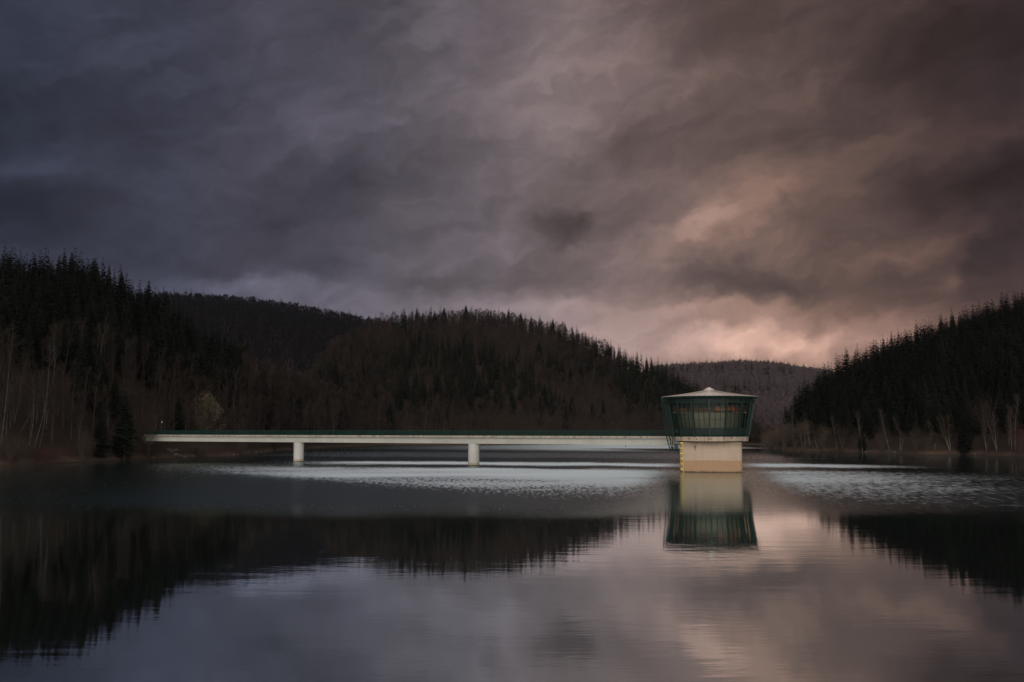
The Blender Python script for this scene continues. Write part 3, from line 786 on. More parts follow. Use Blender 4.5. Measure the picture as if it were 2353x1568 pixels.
# duck on the bright lane in front of the deck
dp = water_at(620.8, 467.6)
mb = MB()
mb.tube([(-0.34, 0, 0.14), (-0.24, 0, 0.1), (-0.05, 0, 0.08), (0.12, 0, 0.1), (0.2, 0, 0.2), (0.22, 0, 0.3), (0.28, 0, 0.37), (0.36, 0, 0.36), (0.46, 0, 0.34)], [0.015, 0.08, 0.15, 0.13, 0.07, 0.05, 0.065, 0.04, 0.015], 10)
o = mb.build('duck', M['feather'], smooth=True); o.location = dp; tag(o, 'small dark duck swimming on the bright water before the bridge', 'duck')

# ------------------------------------------------------------------ trees: shapes
def spruce_shape(rg, H=20.0, whorls=26, per=8, fine=True, wide=0.17):
    """crown (V,F) and trunk MB of a spruce of height H, base at origin"""
    V, Fc = [], []
    lean = rg.uniform(-0.01, 0.01)
    z0 = H * rg.uniform(0.06, 0.12)
    gap = [rg.uniform(0.75, 1.2) for _ in range(8)]
    for wv_ in range(whorls):
        t_ = (wv_ + rg.uniform(-0.2, 0.2)) / whorls
        t_ = max(0.0, min(0.985, t_))
        zf_ = t_ ** 0.8
        z = z0 + (H - z0) * zf_
        L = H * wide * ((1 - zf_) ** 0.92) * (0.55 + 0.45 * min(1, t_ * 6)) + 0.26
        nb = per if t_ < 0.8 else max(5, per - 2)
        ph = rg.uniform(0, 6.28)
        for k in range(nb):
            a = ph + 2 * math.pi * k / nb + rg.uniform(-0.25, 0.25)
            l = L * rg.uniform(0.72, 1.12) * gap[int((a % 6.283) / 6.284 * 8)]
            zj = (H - z0) / whorls * rg.uniform(-0.75, 0.75) * (1 if t_ < 0.93 else 0.3)
            droop = l * rg.uniform(0.18, 0.5) * (1.0 - 0.7 * t_)
            if t_ > 0.9: droop = l * 0.1
            ca, sa = math.cos(a), math.sin(a)
            wd = l * rg.uniform(0.22, 0.34) + 0.05
            zz0 = z + 0.15
            def P(f, side, dz_): return (ca * l * f - sa * wd * side + lean * z, sa * l * f + ca * wd * side, zz0 + zj - droop * f ** 1.4 + dz_)
            o_ = len(V)
            if fine:
                V += [P(0, 0, 0.1), P(0.45, 0.8, -0.1 * l), P(0.55, 0, 0.05), P(0.45, -0.8, -0.1 * l), P(0.8, 0.55, -0.14 * l), P(1.0, 0, 0.06 * l), P(0.8, -0.55, -0.14 * l), P(0.62, 0.1, -0.34 * l), P(0.35, -0.1, -0.3 * l)]
                Fc += [(o_, o_ + 2, o_ + 1), (o_, o_ + 3, o_ + 2), (o_ + 1, o_ + 2, o_ + 4), (o_ + 2, o_ + 5, o_ + 4), (o_ + 2, o_ + 6, o_ + 5), (o_ + 3, o_ + 6, o_ + 2), (o_ + 2, o_ + 7, o_ + 5), (o_, o_ + 8, o_ + 2)]
            else:
                V += [P(0, 0, 0.1), P(0.6, 0.9, -0.12 * l), P(1.0, 0, 0), P(0.6, -0.9, -0.12 * l)]
                Fc += [(o_, o_ + 1, o_ + 2), (o_, o_ + 2, o_ + 3)]
    o_ = len(V)
    V += [(0.12 + lean * H, 0, H - 1.0), (-0.06 + lean * H, 0.1, H - 1.0), (-0.06 + lean * H, -0.1, H - 1.0), (lean * H, 0, H + 0.15)]
    Fc += [(o_, o_ + 1, o_ + 3), (o_ + 1, o_ + 2, o_ + 3), (o_ + 2, o_, o_ + 3)]
    tb = MB(); tb.tube([(0, 0, -0.8), (lean * H * 0.5, 0, H * 0.5), (lean * H * 0.97, 0, H * 0.97)], [0.24, 0.14, 0.02], 6)
    return np.array(V, float), np.array(Fc, int), tb

def bare_cloud(rg, H, W, n, wid, z0f=0.2):
    """fan of upright thin twigs for a far leafless crown, with a thin trunk"""
    V, Fc = [], []
    for k in range(n):
        t_ = rg.random() ** 0.8
        z = H * (z0f + (1 - z0f) * t_ * 0.93)
        prof_ = math.sin(math.pi * min(1, 0.12 + 0.88 * t_) ** 0.8) ** 0.7
        rr0 = W * prof_ * math.sqrt(rg.random())
        a = rg.uniform(0, 6.283)
        x, y = rr0 * math.cos(a), rr0 * math.sin(a)
        l = H * rg.uniform(0.07, 0.17)
        ox, oy = math.cos(a) * l * 0.4 * rg.random(), math.sin(a) * l * 0.4 * rg.random()
        b_ = rg.uniform(0, 6.283); wx, wy = wid * math.cos(b_), wid * math.sin(b_)
        o_ = len(V)
        V += [(x - wx, y - wy, z - l * 0.45), (x + wx, y + wy, z - l * 0.4), (x + ox, y + oy, z + l * 0.6)]
        Fc.append((o_, o_ + 1, o_ + 2))
    o_ = len(V); w0 = wid * 1.3
    V += [(-w0, 0, -0.5), (w0, 0, -0.5), (0, 0, H * 0.9), (0, -w0, -0.5), (0, w0, -0.5)]
    Fc += [(o_, o_ + 1, o_ + 2), (o_ + 3, o_ + 4, o_ + 2)]
    return np.array(V, float), np.array(Fc, int)

def birch_shape(rg, H, lean, curve_=0.0, forks=1, r0=0.17, twigs=420, tw=0.022, spread=0.16):
    """trunk MB (stem and limbs) and twig MB of a leafless tree; lean = (x, y) offset of the top"""
    tb, tw_ = MB(), MB()
    stems = []
    for fk in range(forks):
        az_ = rg.uniform(0, 6.28); off = 0.0 if fk == 0 else H * rg.uniform(0.10, 0.2)
        topx, topy = lean[0] + off * math.cos(az_), lean[1] + off * math.sin(az_) * 0.5
        hh = H * (1.0 if fk == 0 else rg.uniform(0.72, 0.95))
        pts = []
        nseg = 9
        wob = rg.uniform(0, 6.28); wa = rg.uniform(0.08, 0.24)
        for k in range(nseg + 1):
            f = k / nseg
            bend = math.sin(f * math.pi) * curve_
            pts.append(Vector((topx * f + bend + wa * math.sin(f * 9 + wob) * f, topy * f + wa * math.cos(f * 7 + wob) * f, hh * f - (0.6 if k == 0 else 0))))
        rad_ = [max(0.018, r0 * (1 - 0.9 * k / nseg) * (1 if fk == 0 else 0.75)) for k in range(nseg + 1)]
        tb.tube(pts, rad_, 6); stems.append((pts, rad_, hh))
    ends = []
    for pts, rad_, hh in stems:
        for k in range(int(22 / forks) + 6):
            f = rg.uniform(0.28, 0.98); i_ = min(len(pts) - 2, int(f * (len(pts) - 1)))
            p = pts[i_].lerp(pts[i_ + 1], f * (len(pts) - 1) - i_)
            a = rg.uniform(0, 6.283); L = H * spread * rg.uniform(0.5, 1.15) * (1.15 - 0.75 * f)
            up = rg.uniform(0.7, 1.6)
            q1 = p + Vector((math.cos(a) * L * 0.5, math.sin(a) * L * 0.5, L * 0.5 * up)); q2 = q1 + Vector((math.cos(a) * L * 0.4, math.sin(a) * L * 0.4, L * 0.6 * up))
            tb.tube([p, q1, q2], [max(0.015, rad_[i_] * 0.26), 0.013, 0.006], 3)
            ends.append((p, q1, q2))
    for k in range(twigs):
        p, q1, q2 = ends[rg.randrange(len(ends))]
        f = rg.random()
        c_ = p.lerp(q1, f * 2) if f < 0.35 else q1.lerp(q2, rg.random() * 1.15)
        a = rg.uniform(0, 6.283); l = rg.uniform(0.5, 1.5)
        d = Vector((math.cos(a) * l * 0.6, math.sin(a) * l * 0.6, l * rg.uniform(-0.15, 0.9)))
        s_ = Vector((-math.sin(a), math.cos(a), 0)) * tw
        tw_.tri(c_ - s_, c_ + s_, c_ + d)
        tw_.tri(c_ + d * 0.5 - s_ * 0.7, c_ + d * 0.5 + s_ * 0.7, c_ + d * 0.5 + Vector((d.y, -d.x, abs(d.z) + 0.2)) * 0.6)
    return tb, tw_

def bush_shape(rg, H, W, n, tw=0.03, leafy=0.0):
    s = MB(); st = MB()
    for k in range(14):
        a = rg.uniform(0, 6.283); r_ = W * rg.uniform(0.2, 0.9)
        st.tube([(rg.uniform(-.2, .2), rg.uniform(-.2, .2), -0.3), (math.cos(a) * r_ * 0.5, math.sin(a) * r_ * 0.5, H * 0.5), (math.cos(a) * r_, math.sin(a) * r_, H * rg.uniform(0.7, 0.98))], [0.05, 0.03, 0.01], 4)
    lumps = [(rg.uniform(-0.6, 0.6) * W, rg.uniform(-0.6, 0.6) * W, H * rg.uniform(0.3, 0.8), rg.uniform(0.3, 0.6)) for _ in range(7)] + [(0, 0, H * 0.72, 0.5)]
    for k in range(n):
        lx_, ly_, lz_, lr_ = lumps[rg.randrange(8)]
        a = rg.uniform(0, 6.283); t_ = rg.random() ** 0.75; r_ = W * math.sqrt(rg.random()) * math.sin(math.pi * min(1, (0.18 + 0.82 * t_)) ** 0.9) ** 0.6
        c_ = Vector((math.cos(a) * r_ * 0.8, math.sin(a) * r_ * 0.8, H * t_ * 0.8))
        if rg.random() < 0.75:
            q3 = Vector((rg.gauss(0, 1), rg.gauss(0, 1), rg.gauss(0, 1))); q3 = q3.normalized() * rg.random() ** 0.4 * lr_ * W
            c_ = Vector((lx_, ly_, lz_)) + Vector((q3.x, q3.y, q3.z * min(1.4, H / (2 * W) + 0.2)))
            if c_.z < 0.05: c_.z = 0.1
        l = rg.uniform(0.3, 0.9); d = Vector((math.cos(a) * l * 0.5, math.sin(a) * l * 0.5, l * rg.uniform(0.2, 1)))
        s_ = Vector((-math.sin(a + rg.random()), math.cos(a), 0)) * tw
        s.tri(c_ - s_, c_ + s_, c_ + d)
        if leafy and rg.random() < leafy:
            e = c_ + d; q_ = 0.2
            s.tri(e, e + Vector((rg.uniform(-q_, q_) * 2, rg.uniform(-q_, q_) * 2, q_)), e + Vector((rg.uniform(-q_, q_) * 2, rg.uniform(-q_, q_) * 2, -q_)))
    return st, s

# ------------------------------------------------------------------ trees: positions
tr_ = random.Random(21)
def scatter(azr, dmin, dmax, step, jitter=0.6):
    out_ = []
    a0, a1 = azr
    d = dmin
    while d < dmax:
        rs_mid = float(shore(np.array([(a0 + a1) / 2]))[0])
        da = step / (rs_mid + d)
        a = a0 + tr_.random() * da
        while a < a1:
            aj = a + tr_.uniform(-jitter, jitter) * da * 0.7
            dj = d + tr_.uniform(-jitter, jitter) * step * 0.7
            r = float(shore(np.array([aj]))[0]) + max(1.5, dj)
            out_.append((aj, r, max(1.5, dj)))
            a += da
        d += step
    return out_

def nz(x, y, s, seed=0.0):
    return (math.sin(x * s + seed) * math.cos(y * s * 1.3 - seed) + 0.7 * math.sin(x * s * 2.3 + y * s * 1.7 + seed * 2) + 0.5 * math.cos(x * s * 4.1 - y * s * 3.7 + seed)) / 2.2

trees = []      # dict(kind, hill, a, r, x, y, z, H, w)
def addt(kind, hk, a, r, H, wf):
    trees.append(dict(kind=kind, hill=hk, a=a, r=r, x=r * math.sin(a), y=r * math.cos(a), z=None, H=H, wf=wf))

def hp(key, a):
    arr = np.array([a]); lo_, hi_, H, bk = hill_par(key, arr, shore(arr)); return float(lo_[0]), float(hi_[0]), float(H[0])

# near dark hillside by the bridge end
for a, r, d in scatter((xaz(-60), xaz(760)), 3, 165, 3.5):
    lo_, hi_, H = hp('near', a)
    if d > (hi_ - lo_) + 34: continue
    t_ = d / max(hi_ - lo_, 1)
    xdisp = 1176.5 + math.tan(a) * F / DS
    x, y = r * math.sin(a), r * math.cos(a)
    conif = t_ > 0.40 + 0.12 * nz(x, y, 0.06, 1)
    if xdisp > 600: conif = nz(x, y, 0.07, 2) > 0.25 and d > 14
    if d < 7: continue
    if conif: addt('spruce', 'near', a, r, (12 + 6.5 * tr_.random() ** 1.5) * (1.0 if xdisp < 560 else 0.75), 0.19)
    elif nz(x, y, 0.09, 5) > 0.52 and d > 16: addt('spruce', 'near', a, r, tr_.uniform(9, 15), 0.2)
    elif tr_.random() < 0.62: addt('bare', 'near', a, r, tr_.uniform(9, 15), 0.2)
# valley head between the near hillside and the round hill
for a, r, d in scatter((xaz(560), xaz(900)), 6, 190, 4.3):
    x, y = r * math.sin(a), r * math.cos(a)
    if nz(x, y, 0.05, 7) > 0.5 and d > 25: addt('spruce', 'valley', a, r, tr_.uniform(11, 17), 0.19)
    else: addt('bare', 'valley', a, r, tr_.uniform(8, 15), 0.24)
# wooded point
for a, r, d in scatter((xaz(1764), xaz(2440)), 2, 215, 3.3):
    lo_, hi_, H = hp('point', a)
    if d > (hi_ - lo_) + 40: continue
    x, y = r * math.sin(a), r * math.cos(a)
    xdisp = 1176.5 + math.tan(a) * F / DS
    if d < (9 if xdisp > 1830 else 2): continue
    if d < 13 or (xdisp < 1798):
        if tr_.random() < (0.55 if xdisp > 1815 else 0.9): addt('bare', 'point', a, r, tr_.uniform(5, 9) if xdisp > 1790 else tr_.uniform(4, 8), 0.28)
        continue
    addt('spruce', 'point', a, r, (11 + 6 * tr_.random() ** 1.5) * (0.75 if d < 24 else 1.0) * min(1.0, 0.8 + (xdisp - 1790) / 250), 0.18)
# round hill
for a, r, d in scatter((xaz(620), xaz(1745)), 4, 225, 4.3):
    lo_, hi_, H = hp('round', a)
    if d > (hi_ - lo_) + 30 or H < 0.5 and d > 60: continue
    t_ = d / max(hi_ - lo_, 1)
    x, y = r * math.sin(a), r * math.cos(a)
    xdisp = 1176.5 + math.tan(a) * F / DS
    nn = nz(x, y, 0.022, 3) + 0.5 * nz(x, y, 0.07, 4) + tr_.uniform(-0.3, 0.3)
    if d < 26 + 8 * nz(x, y, 0.05, 9): conif = tr_.random() < 0.05
    elif t_ < 0.55: conif = nn > -0.25
    elif t_ > 0.93: conif = tr_.random() < (0.75 if xdisp < 1150 else 0.5)
    else: conif = nn > (0.42 if xdisp > 1000 else -0.1)
    if xdisp > 1420 and t_ > 0.3: conif = nn > -0.3
    if conif: addt('spruce', 'round', a, r, (9 + 5.5 * tr_.random() ** 1.5) * (1.0 if t_ < 0.9 else 1.05), 0.19)
    else: addt('bare', 'round', a, r, tr_.uniform(8.5, 12.5) if d > 26 else tr_.uniform(8, 14), 0.26)
# far ridges
for a, r, d in scatter((xaz(300), xaz(960)), 330, 900, 8.5):
    if r > 1135 or r < 640: continue
    ridge = r > 1075
    con = tr_.random() < (0.22 if ridge else 0.04)
    addt('spruce' if con else 'bare', 'left_far', a, r, tr_.uniform(17, 23) if con else tr_.uniform(15, 19), 0.19 if con else 0.30)
    if ridge and con: trees[-1]['H'] += tr_.uniform(-1, 3)
for a, r, d in scatter((xaz(1500), xaz(1930)), 200, 1100, 9.5):
    if r > 1530: continue
    ridge = r > 1440
    x, y = r * math.sin(a), r * math.cos(a)
    con = tr_.random() < (0.85 if ridge else (0.55 if nz(x, y, 0.012, 2) > 0.35 else 0.03))
    addt('spruce' if con else 'bare', 'right_far', a, r, tr_.uniform(18, 24) if con else tr_.uniform(15, 19), 0.19 if con else 0.30)
za = ground(np.array([t_['a'] for t_ in trees]), np.array([t_['r'] for t_ in trees]))
for t_, z_ in zip(trees, za): t_['z'] = float(z_)

# hand-placed trees: ray of the foot pixel meets the terrain
def meet(px, py):
    a, te = azte(px, py)
    rs = float(shore(np.array([a]))[0])
    rr2 = np.arange(rs + 0.5, rs + 700, 0.5)
    g_ = ground(np.full_like(rr2, a), rr2)
    hit = np.nonzero(EYE + rr2 * te <= g_)[0]
    r = rr2[hit[0]] if len(hit) else rs + 3
    return a, float(r)
def foot_top(fx0, fy0, tx0, ty0):
    a, r = meet(fx0 / 4, fy0 / 4)
    z = ground1(a, r)
    at_, te = azte(tx0 / 4, ty0 / 4)
    H = EYE + r * te - z
    lean = r * (math.tan(at_) - math.tan(a)) * math.cos(a)
    return Vector((r * math.sin(a), r * math.cos(a), z)), max(2.0, H), lean, a, r

# ---- which trees show: front to back over a coverage grid
cover = np.zeros((682, 1024), bool)
order = sorted(range(len(trees)), key=lambda k: trees[k]['r'])
for k in order:
    t_ = trees[k]
    px, pb = to_px(t_['x'], t_['y'], t_['z']); _, pt = to_px(t_['x'], t_['y'], t_['z'] + t_['H'])
    hw = t_['wf'] * t_['H'] * F / t_['r']
    vis = 0
    y0, y1 = max(0, int(pt)), min(681, int(pb))
    for yy in range(y0, y1 + 1):
        f = max(0.0, (yy - pt) / max(1, pb - pt))
        wd = hw * (f ** 0.85 if t_['kind'] == 'spruce' else 0.7)
        x0, x1 = int(round(px - wd)), int(round(px + wd)) + 1
        x0, x1 = max(0, x0), min(1024, x1)
        if x1 <= x0: continue
        row = cover[yy, x0:x1]
        vis += int((~row).sum())
        if t_['kind'] == 'spruce': row[:] = True
    t_['vis'] = vis
    t_['top'] = pt; t_['px'] = px
spr = sorted((t_ for t_ in trees if t_['kind'] == 'spruce'), key=lambda t_: -t_['vis'])

# ---- spruces one by one
protos = []
for k in range(7):
    Vc, Fc, tb = spruce_shape(random.Random(100 + k), 20.0, 32, 9, True, [0.18, 0.20, 0.22, 0.19, 0.24, 0.17, 0.21][k])
    me_c = array_mesh('crown', Vc, Fc, [M['needle']]); me_t = tb.mesh('trunk', M['bark'])
    protos.append((me_c, me_t))
first = {}
def link_spruce(loc, H, kind, rz, wide=1.0):
    me_c, me_t = protos[kind]
    if kind not in first:
        r_ = empty('spruce_tree'); c_ = bpy.data.objects.new('crown', me_c); C.objects.link(c_); c_.parent = r_
        t2 = bpy.data.objects.new('trunk', me_t); C.objects.link(t2); t2.parent = r_
        first[kind] = (r_, c_, t2)
    else:
        r0_, c0, t0 = first[kind]
        r_ = r0_.copy(); C.objects.link(r_)
        for ch in (c0, t0):
            n_ = ch.copy(); C.objects.link(n_); n_.parent = r_
    r_.location = loc; r_.rotation_euler = (0, 0, rz); s = H / 20.0
    r_.scale = (s * wide, s * wide, s)
    return r_
hand = [  # foot x,y  top x,y (photo pixels), label
 (497, 1838, 497, 1560, 1.35, 'broad dark spruce at the waterline beside the bank end of the footbridge'),
 (395, 1835, 395, 1640, 1.3, 'shorter bushy spruce at the waterline between red shrub and broad spruce'),
 (712, 1740, 712, 1590, 1.25, 'dark spruce rising just behind the railing next to the lamp post'),
 (905, 1640, 905, 1490, 1.1, 'slim spruce among brown trees above the pale budding willow'),
 (990, 1480, 990, 1360, 1.1, 'lone spruce top standing at the low end of dark ridge'),
 (3862, 1815, 3862, 1640, 1.35, 'bushy green spruce on the bank between the clump birch and the paired birches'),
 (3450, 1808, 3450, 1712, 1.3, 'young spruce close to the water under the wooded point birches'),
 (1362, 1745, 1362, 1640, 1.2, 'dark spruce behind a leaning birch seen above the railing past first pier'),
 (1560, 1750, 1560, 1600, 1.2, 'full dark spruce at the lake edge seen over the railing between the piers'),
]
sk_i = 0
for fx0, fy0, tx0, ty0, wd, lab in hand:
    p, H, lean, a, r = foot_top(fx0, fy0, tx0, ty0)
    o = link_spruce(p, H, sk_i % 7, tr_.uniform(0, 6.28), wd); sk_i += 1
    tag(o, lab, 'spruce', 'single spruces near the water')
NS = 300 - len(hand)
solo = [t_ for t_ in spr if t_['hill'] in ('near', 'point', 'round', 'valley')][:NS]
for t_ in solo: t_['solo'] = True
where = {'near': 'the bridge hillside', 'point': 'the slope beyond the tower', 'round': 'the round hill', 'valley': 'the round hill dip'}
marks = {'near': [(40, 'crooked white birch'), (99, 'bushy waterline spruce'), (124, 'broad waterline spruce'), (161, 'lamp post'), (208, 'pale budding willow'), (240, 'slim spruce')],
         'point': [(785, 'point tip'), (806, 'forked birch'), (837, 'lone straight birch'), (888, 'brightest leaning birch'), (948, 'fan of birches'), (985, 'tall forked birch'), (1016, 'birch trio')],
         'round': [(296, 'first pier'), (322, 'many branched birch'), (390, 'full dark spruce'), (471, 'second pier'), (570, 'bare stretch of deck'), (655, 'access ladder')]}
marks['valley'] = marks['near'][3:] + marks['round'][:3]
def mark(t_): return min(marks[t_['hill']], key=lambda m_: abs(m_[0] - t_['px']))[1]
def zone(t_):
    lo_, hi_, H = hp('near' if t_['hill'] == 'valley' else t_['hill'], t_['a'])
    f = (t_['r'] - lo_) / max(hi_ - lo_, 1)
    return 'sky' if f > 0.82 else ('mid' if f > 0.45 else 'low')
ztxt = {'sky': 'atop', 'mid': 'midway up', 'low': 'low on'}
for t_ in solo:
    o = link_spruce((t_['x'], t_['y'], t_['z'] - 0.3), t_['H'], tr_.randrange(7), tr_.uniform(0, 6.28), tr_.uniform(0.9, 1.15))
    zn = zone(t_)
    size = 'tall' if t_['H'] > 14.5 else ('middling' if t_['H'] > 12 else 'short')
    tag(o, f"{size} dark spruce {ztxt[zn]} {where[t_['hill']]}, above the {mark(t_)}", 'spruce', f"{size} spruces {ztxt[zn]} {where[t_['hill']]} above the {mark(t_)}")

# ---- leafless trees one by one
def leafless(name, p, H, lean, a, lab, cat, grp, forks=1, curve_=0.0, r0=0.17, tw=420, bark='birch', twm='twig', seed=0, twd=0.022, spread=0.16):
    rg = random.Random(seed)
    o = empty(name, p)
    tb, tws = birch_shape(rg, H, (lean * math.cos(a), -lean * math.sin(a)), curve_, forks, r0, tw, twd, spread)
    tb.build('trunk', M[bark], o); tws.build('crown', M[twm], o)
    tag(o, lab, cat, grp); return o
Z6 = lambda x, y: (3000 + x / 1.96, 1100 + y / 1.96)
Z2 = lambda x, y: (x / 1.568, 900 + y / 1.568)
Z4 = lambda x, y: (1100 + x / 2.24, 1100 + y / 2.24)
birches = [
 (Z6, 345, 1365, 330, 1060, 1, 'slim birch nearest the tip of wooded point, thin white stem'),
 (Z6, 262, 1370, 262, 1080, 1, 'faint grey birch in the brown thicket at the point tip'),
 (Z6, 470, 1340, 428, 1100, 2, 'forked birch leaning towards the tower on the point bank'),
 (Z6, 533, 1365, 492, 1175, 1, 'short bright birch leaning over the point bank beside the forked birch'),
 (Z6, 683, 1372, 645, 1110, 1, 'straight birch with a slight lean above the tan bank, alone'),
 (Z6, 885, 1395, 843, 1080, 1, 'birch with dark lower stem rising from the water edge'),
 (Z6, 1095, 1376, 1030, 1060, 1, 'brightest leaning birch, longest white stem on the tan bank'),
 (Z6, 1172, 1378, 1118, 1120, 1, 'bent birch right behind the brightest leaning birch'),
 (Z6, 1180, 1378, 1150, 1200, 1, 'thin twin stem beside the bent birch on the tan bank'),
 (Z6, 1565, 1382, 1480, 1130, 1, 'outer leaning stem of the fan of birches on the bank'),
 (Z6, 1568, 1382, 1515, 1120, 1, 'middle stem in the fan of birches on the bank'),
 (Z6, 1571, 1382, 1552, 1115, 1, 'upright stem of the fan of birches on the bank'),
 (Z6, 1455, 1362, 1452, 1250, 1, 'short thin birch beside the fan of birches'),
 (Z6, 1855, 1382, 1835, 1120, 1, 'thin pale birch on the red brown slope past the bushy spruce'),
 (Z6, 1938, 1382, 1905, 1060, 3, 'tall birch with forked top on the red brown slope'),
 (Z6, 2030, 1340, 2020, 1040, 1, 'first thin stem of the birch trio at the photo edge'),
 (Z6, 2055, 1377, 2045, 1030, 1, 'middle stem of the birch trio at the photo edge'),
 (Z6, 2078, 1370, 2095, 960, 1, 'tallest brightest stem of the birch trio at the photo edge'),
 (Z2, 88, 1250, 150, 870, 2, 'Y-forked birch on the dark shore, second from the photo edge'),
 (Z2, 5, 1380, 75, 600, 1, 'long pale birch stem at the very edge of the dark shore'),
 (Z2, 180, 1385, 180, 880, 1, 'straight thin birch standing beside the crooked white birch'),
 (Z2, 212, 1397, 300, 740, 1, 'crooked white birch above the waterline on the dark shore'),
 (Z2, 130, 1290, 185, 1050, 1, 'short curved birch between the Y-forked and straight birches'),
 (Z2, 245, 1400, 248, 940, 1, 'dim thin birch next to the crooked white birch'),
 (Z2, 395, 940, 460, 600, 1, 'high leaning birch in front of the black spruces'),
 (Z2, 500, 960, 512, 620, 1, 'dim upright birch high before the black spruces'),
 (Z2, 580, 1040, 660, 570, 1, 'tallest leaning birch before the black spruces'),
 (Z2, 765, 940, 780, 630, 1, 'grey birch above the broad waterline spruce'),
 (Z2, 805, 960, 845, 700, 1, 'leaning birch just past the grey birch above broad spruce'),
 (Z2, 880, 1000, 935, 740, 1, 'faint slanting birch on the dark slope above the lamp post'),
 (Z2, 972, 1080, 1003, 810, 1, 'pale upright birch on the slope above the lamp post'),
 (Z2, 1003, 1200, 1060, 920, 1, 'steeply leaning birch right over the lamp post'),
 (Z2, 1058, 1100, 1115, 810, 2, 'twin topped birch on the slope over the bridge railing'),
 (Z2, 1160, 1140, 1210, 820, 1, 'whitest birch over the spruce by the lamp post'),
 (Z2, 1305, 1080, 1345, 840, 2, 'forked birch above the pale budding willow'),
 (Z2, 1335, 1060, 1355, 880, 1, 'thin straight birch close by the forked birch over the willow'),
 (Z2, 1480, 1130, 1520, 900, 1, 'faint birch in the brown trees past the budding willow'),
 (Z2, 1525, 1200, 1540, 930, 1, 'slim birch in the brown trees beyond the slim spruce'),
 (Z2, 1553, 1215, 1573, 850, 2, 'tall pale birch in the brown trees beyond the slim spruce'),
 (Z2, 1632, 1290, 1668, 1090, 1, 'short leaning birch just over the railing before the first pier'),
 (Z4, 385, 1340, 415, 1040, 3, 'many branched white birch above the railing past first pier'),
 (Z4, 528, 1400, 568, 1120, 2, 'leaning white birch before the dark spruce past first pier'),
 (Z4, 648, 1250, 656, 990, 1, 'crooked birch stem against dark spruces on the round hill foot'),
 (Z4, 833, 1420, 842, 1170, 1, 'upright birch with narrow crown at the far lake edge'),
 (Z4, 1168, 1430, 1182, 1180, 1, 'white birch at the far lake edge past the full dark spruce'),
 (Z4, 1205, 1430, 1225, 1240, 2, 'forked short birch at the far lake edge past the full dark spruce'),
 (Z4, 1338, 1430, 1362, 1140, 1, 'tall leaning birch at far lake edge between the piers'),
 (Z4, 1440, 1430, 1452, 1230, 1, 'short brown birch at the far lake edge between the piers'),
 (Z4, 1520, 1430, 1525, 1180, 1, 'narrow birch at the far lake edge nearer the second pier'),
 (Z4, 1580, 1430, 1587, 1170, 1, 'tall straight birch at the far lake edge over the worn handrail'),
 (Z4, 1700, 1430, 1702, 1230, 1, 'small birch at the far lake edge before second pier'),
 (Z4, 1930, 1430, 1935, 1240, 1, 'small pale birch on the lake edge above the second pier'),
]
for k, (Zf, x0, y0, x1, y1, fk, lab) in enumerate(birches):
    p, H, lean, a, r = foot_top(*Zf(x0, y0), *Zf(x1, y1))
    cv = 1.3 if 'crooked' in lab or 'bent' in lab or 'curved' in lab else rng.uniform(-0.35, 0.35)
    leafless('birch_tree', p, H, lean, a, lab, 'birch', 'white stemmed birches along the banks', min(fk, 3), cv, 0.05 + 0.00019 * r, 520, 'birch_dim' if Zf is Z2 else 'birch', 'twig_dark' if Zf is Z2 else 'twig_thin', seed=500 + k, twd=0.02 * r / 240)
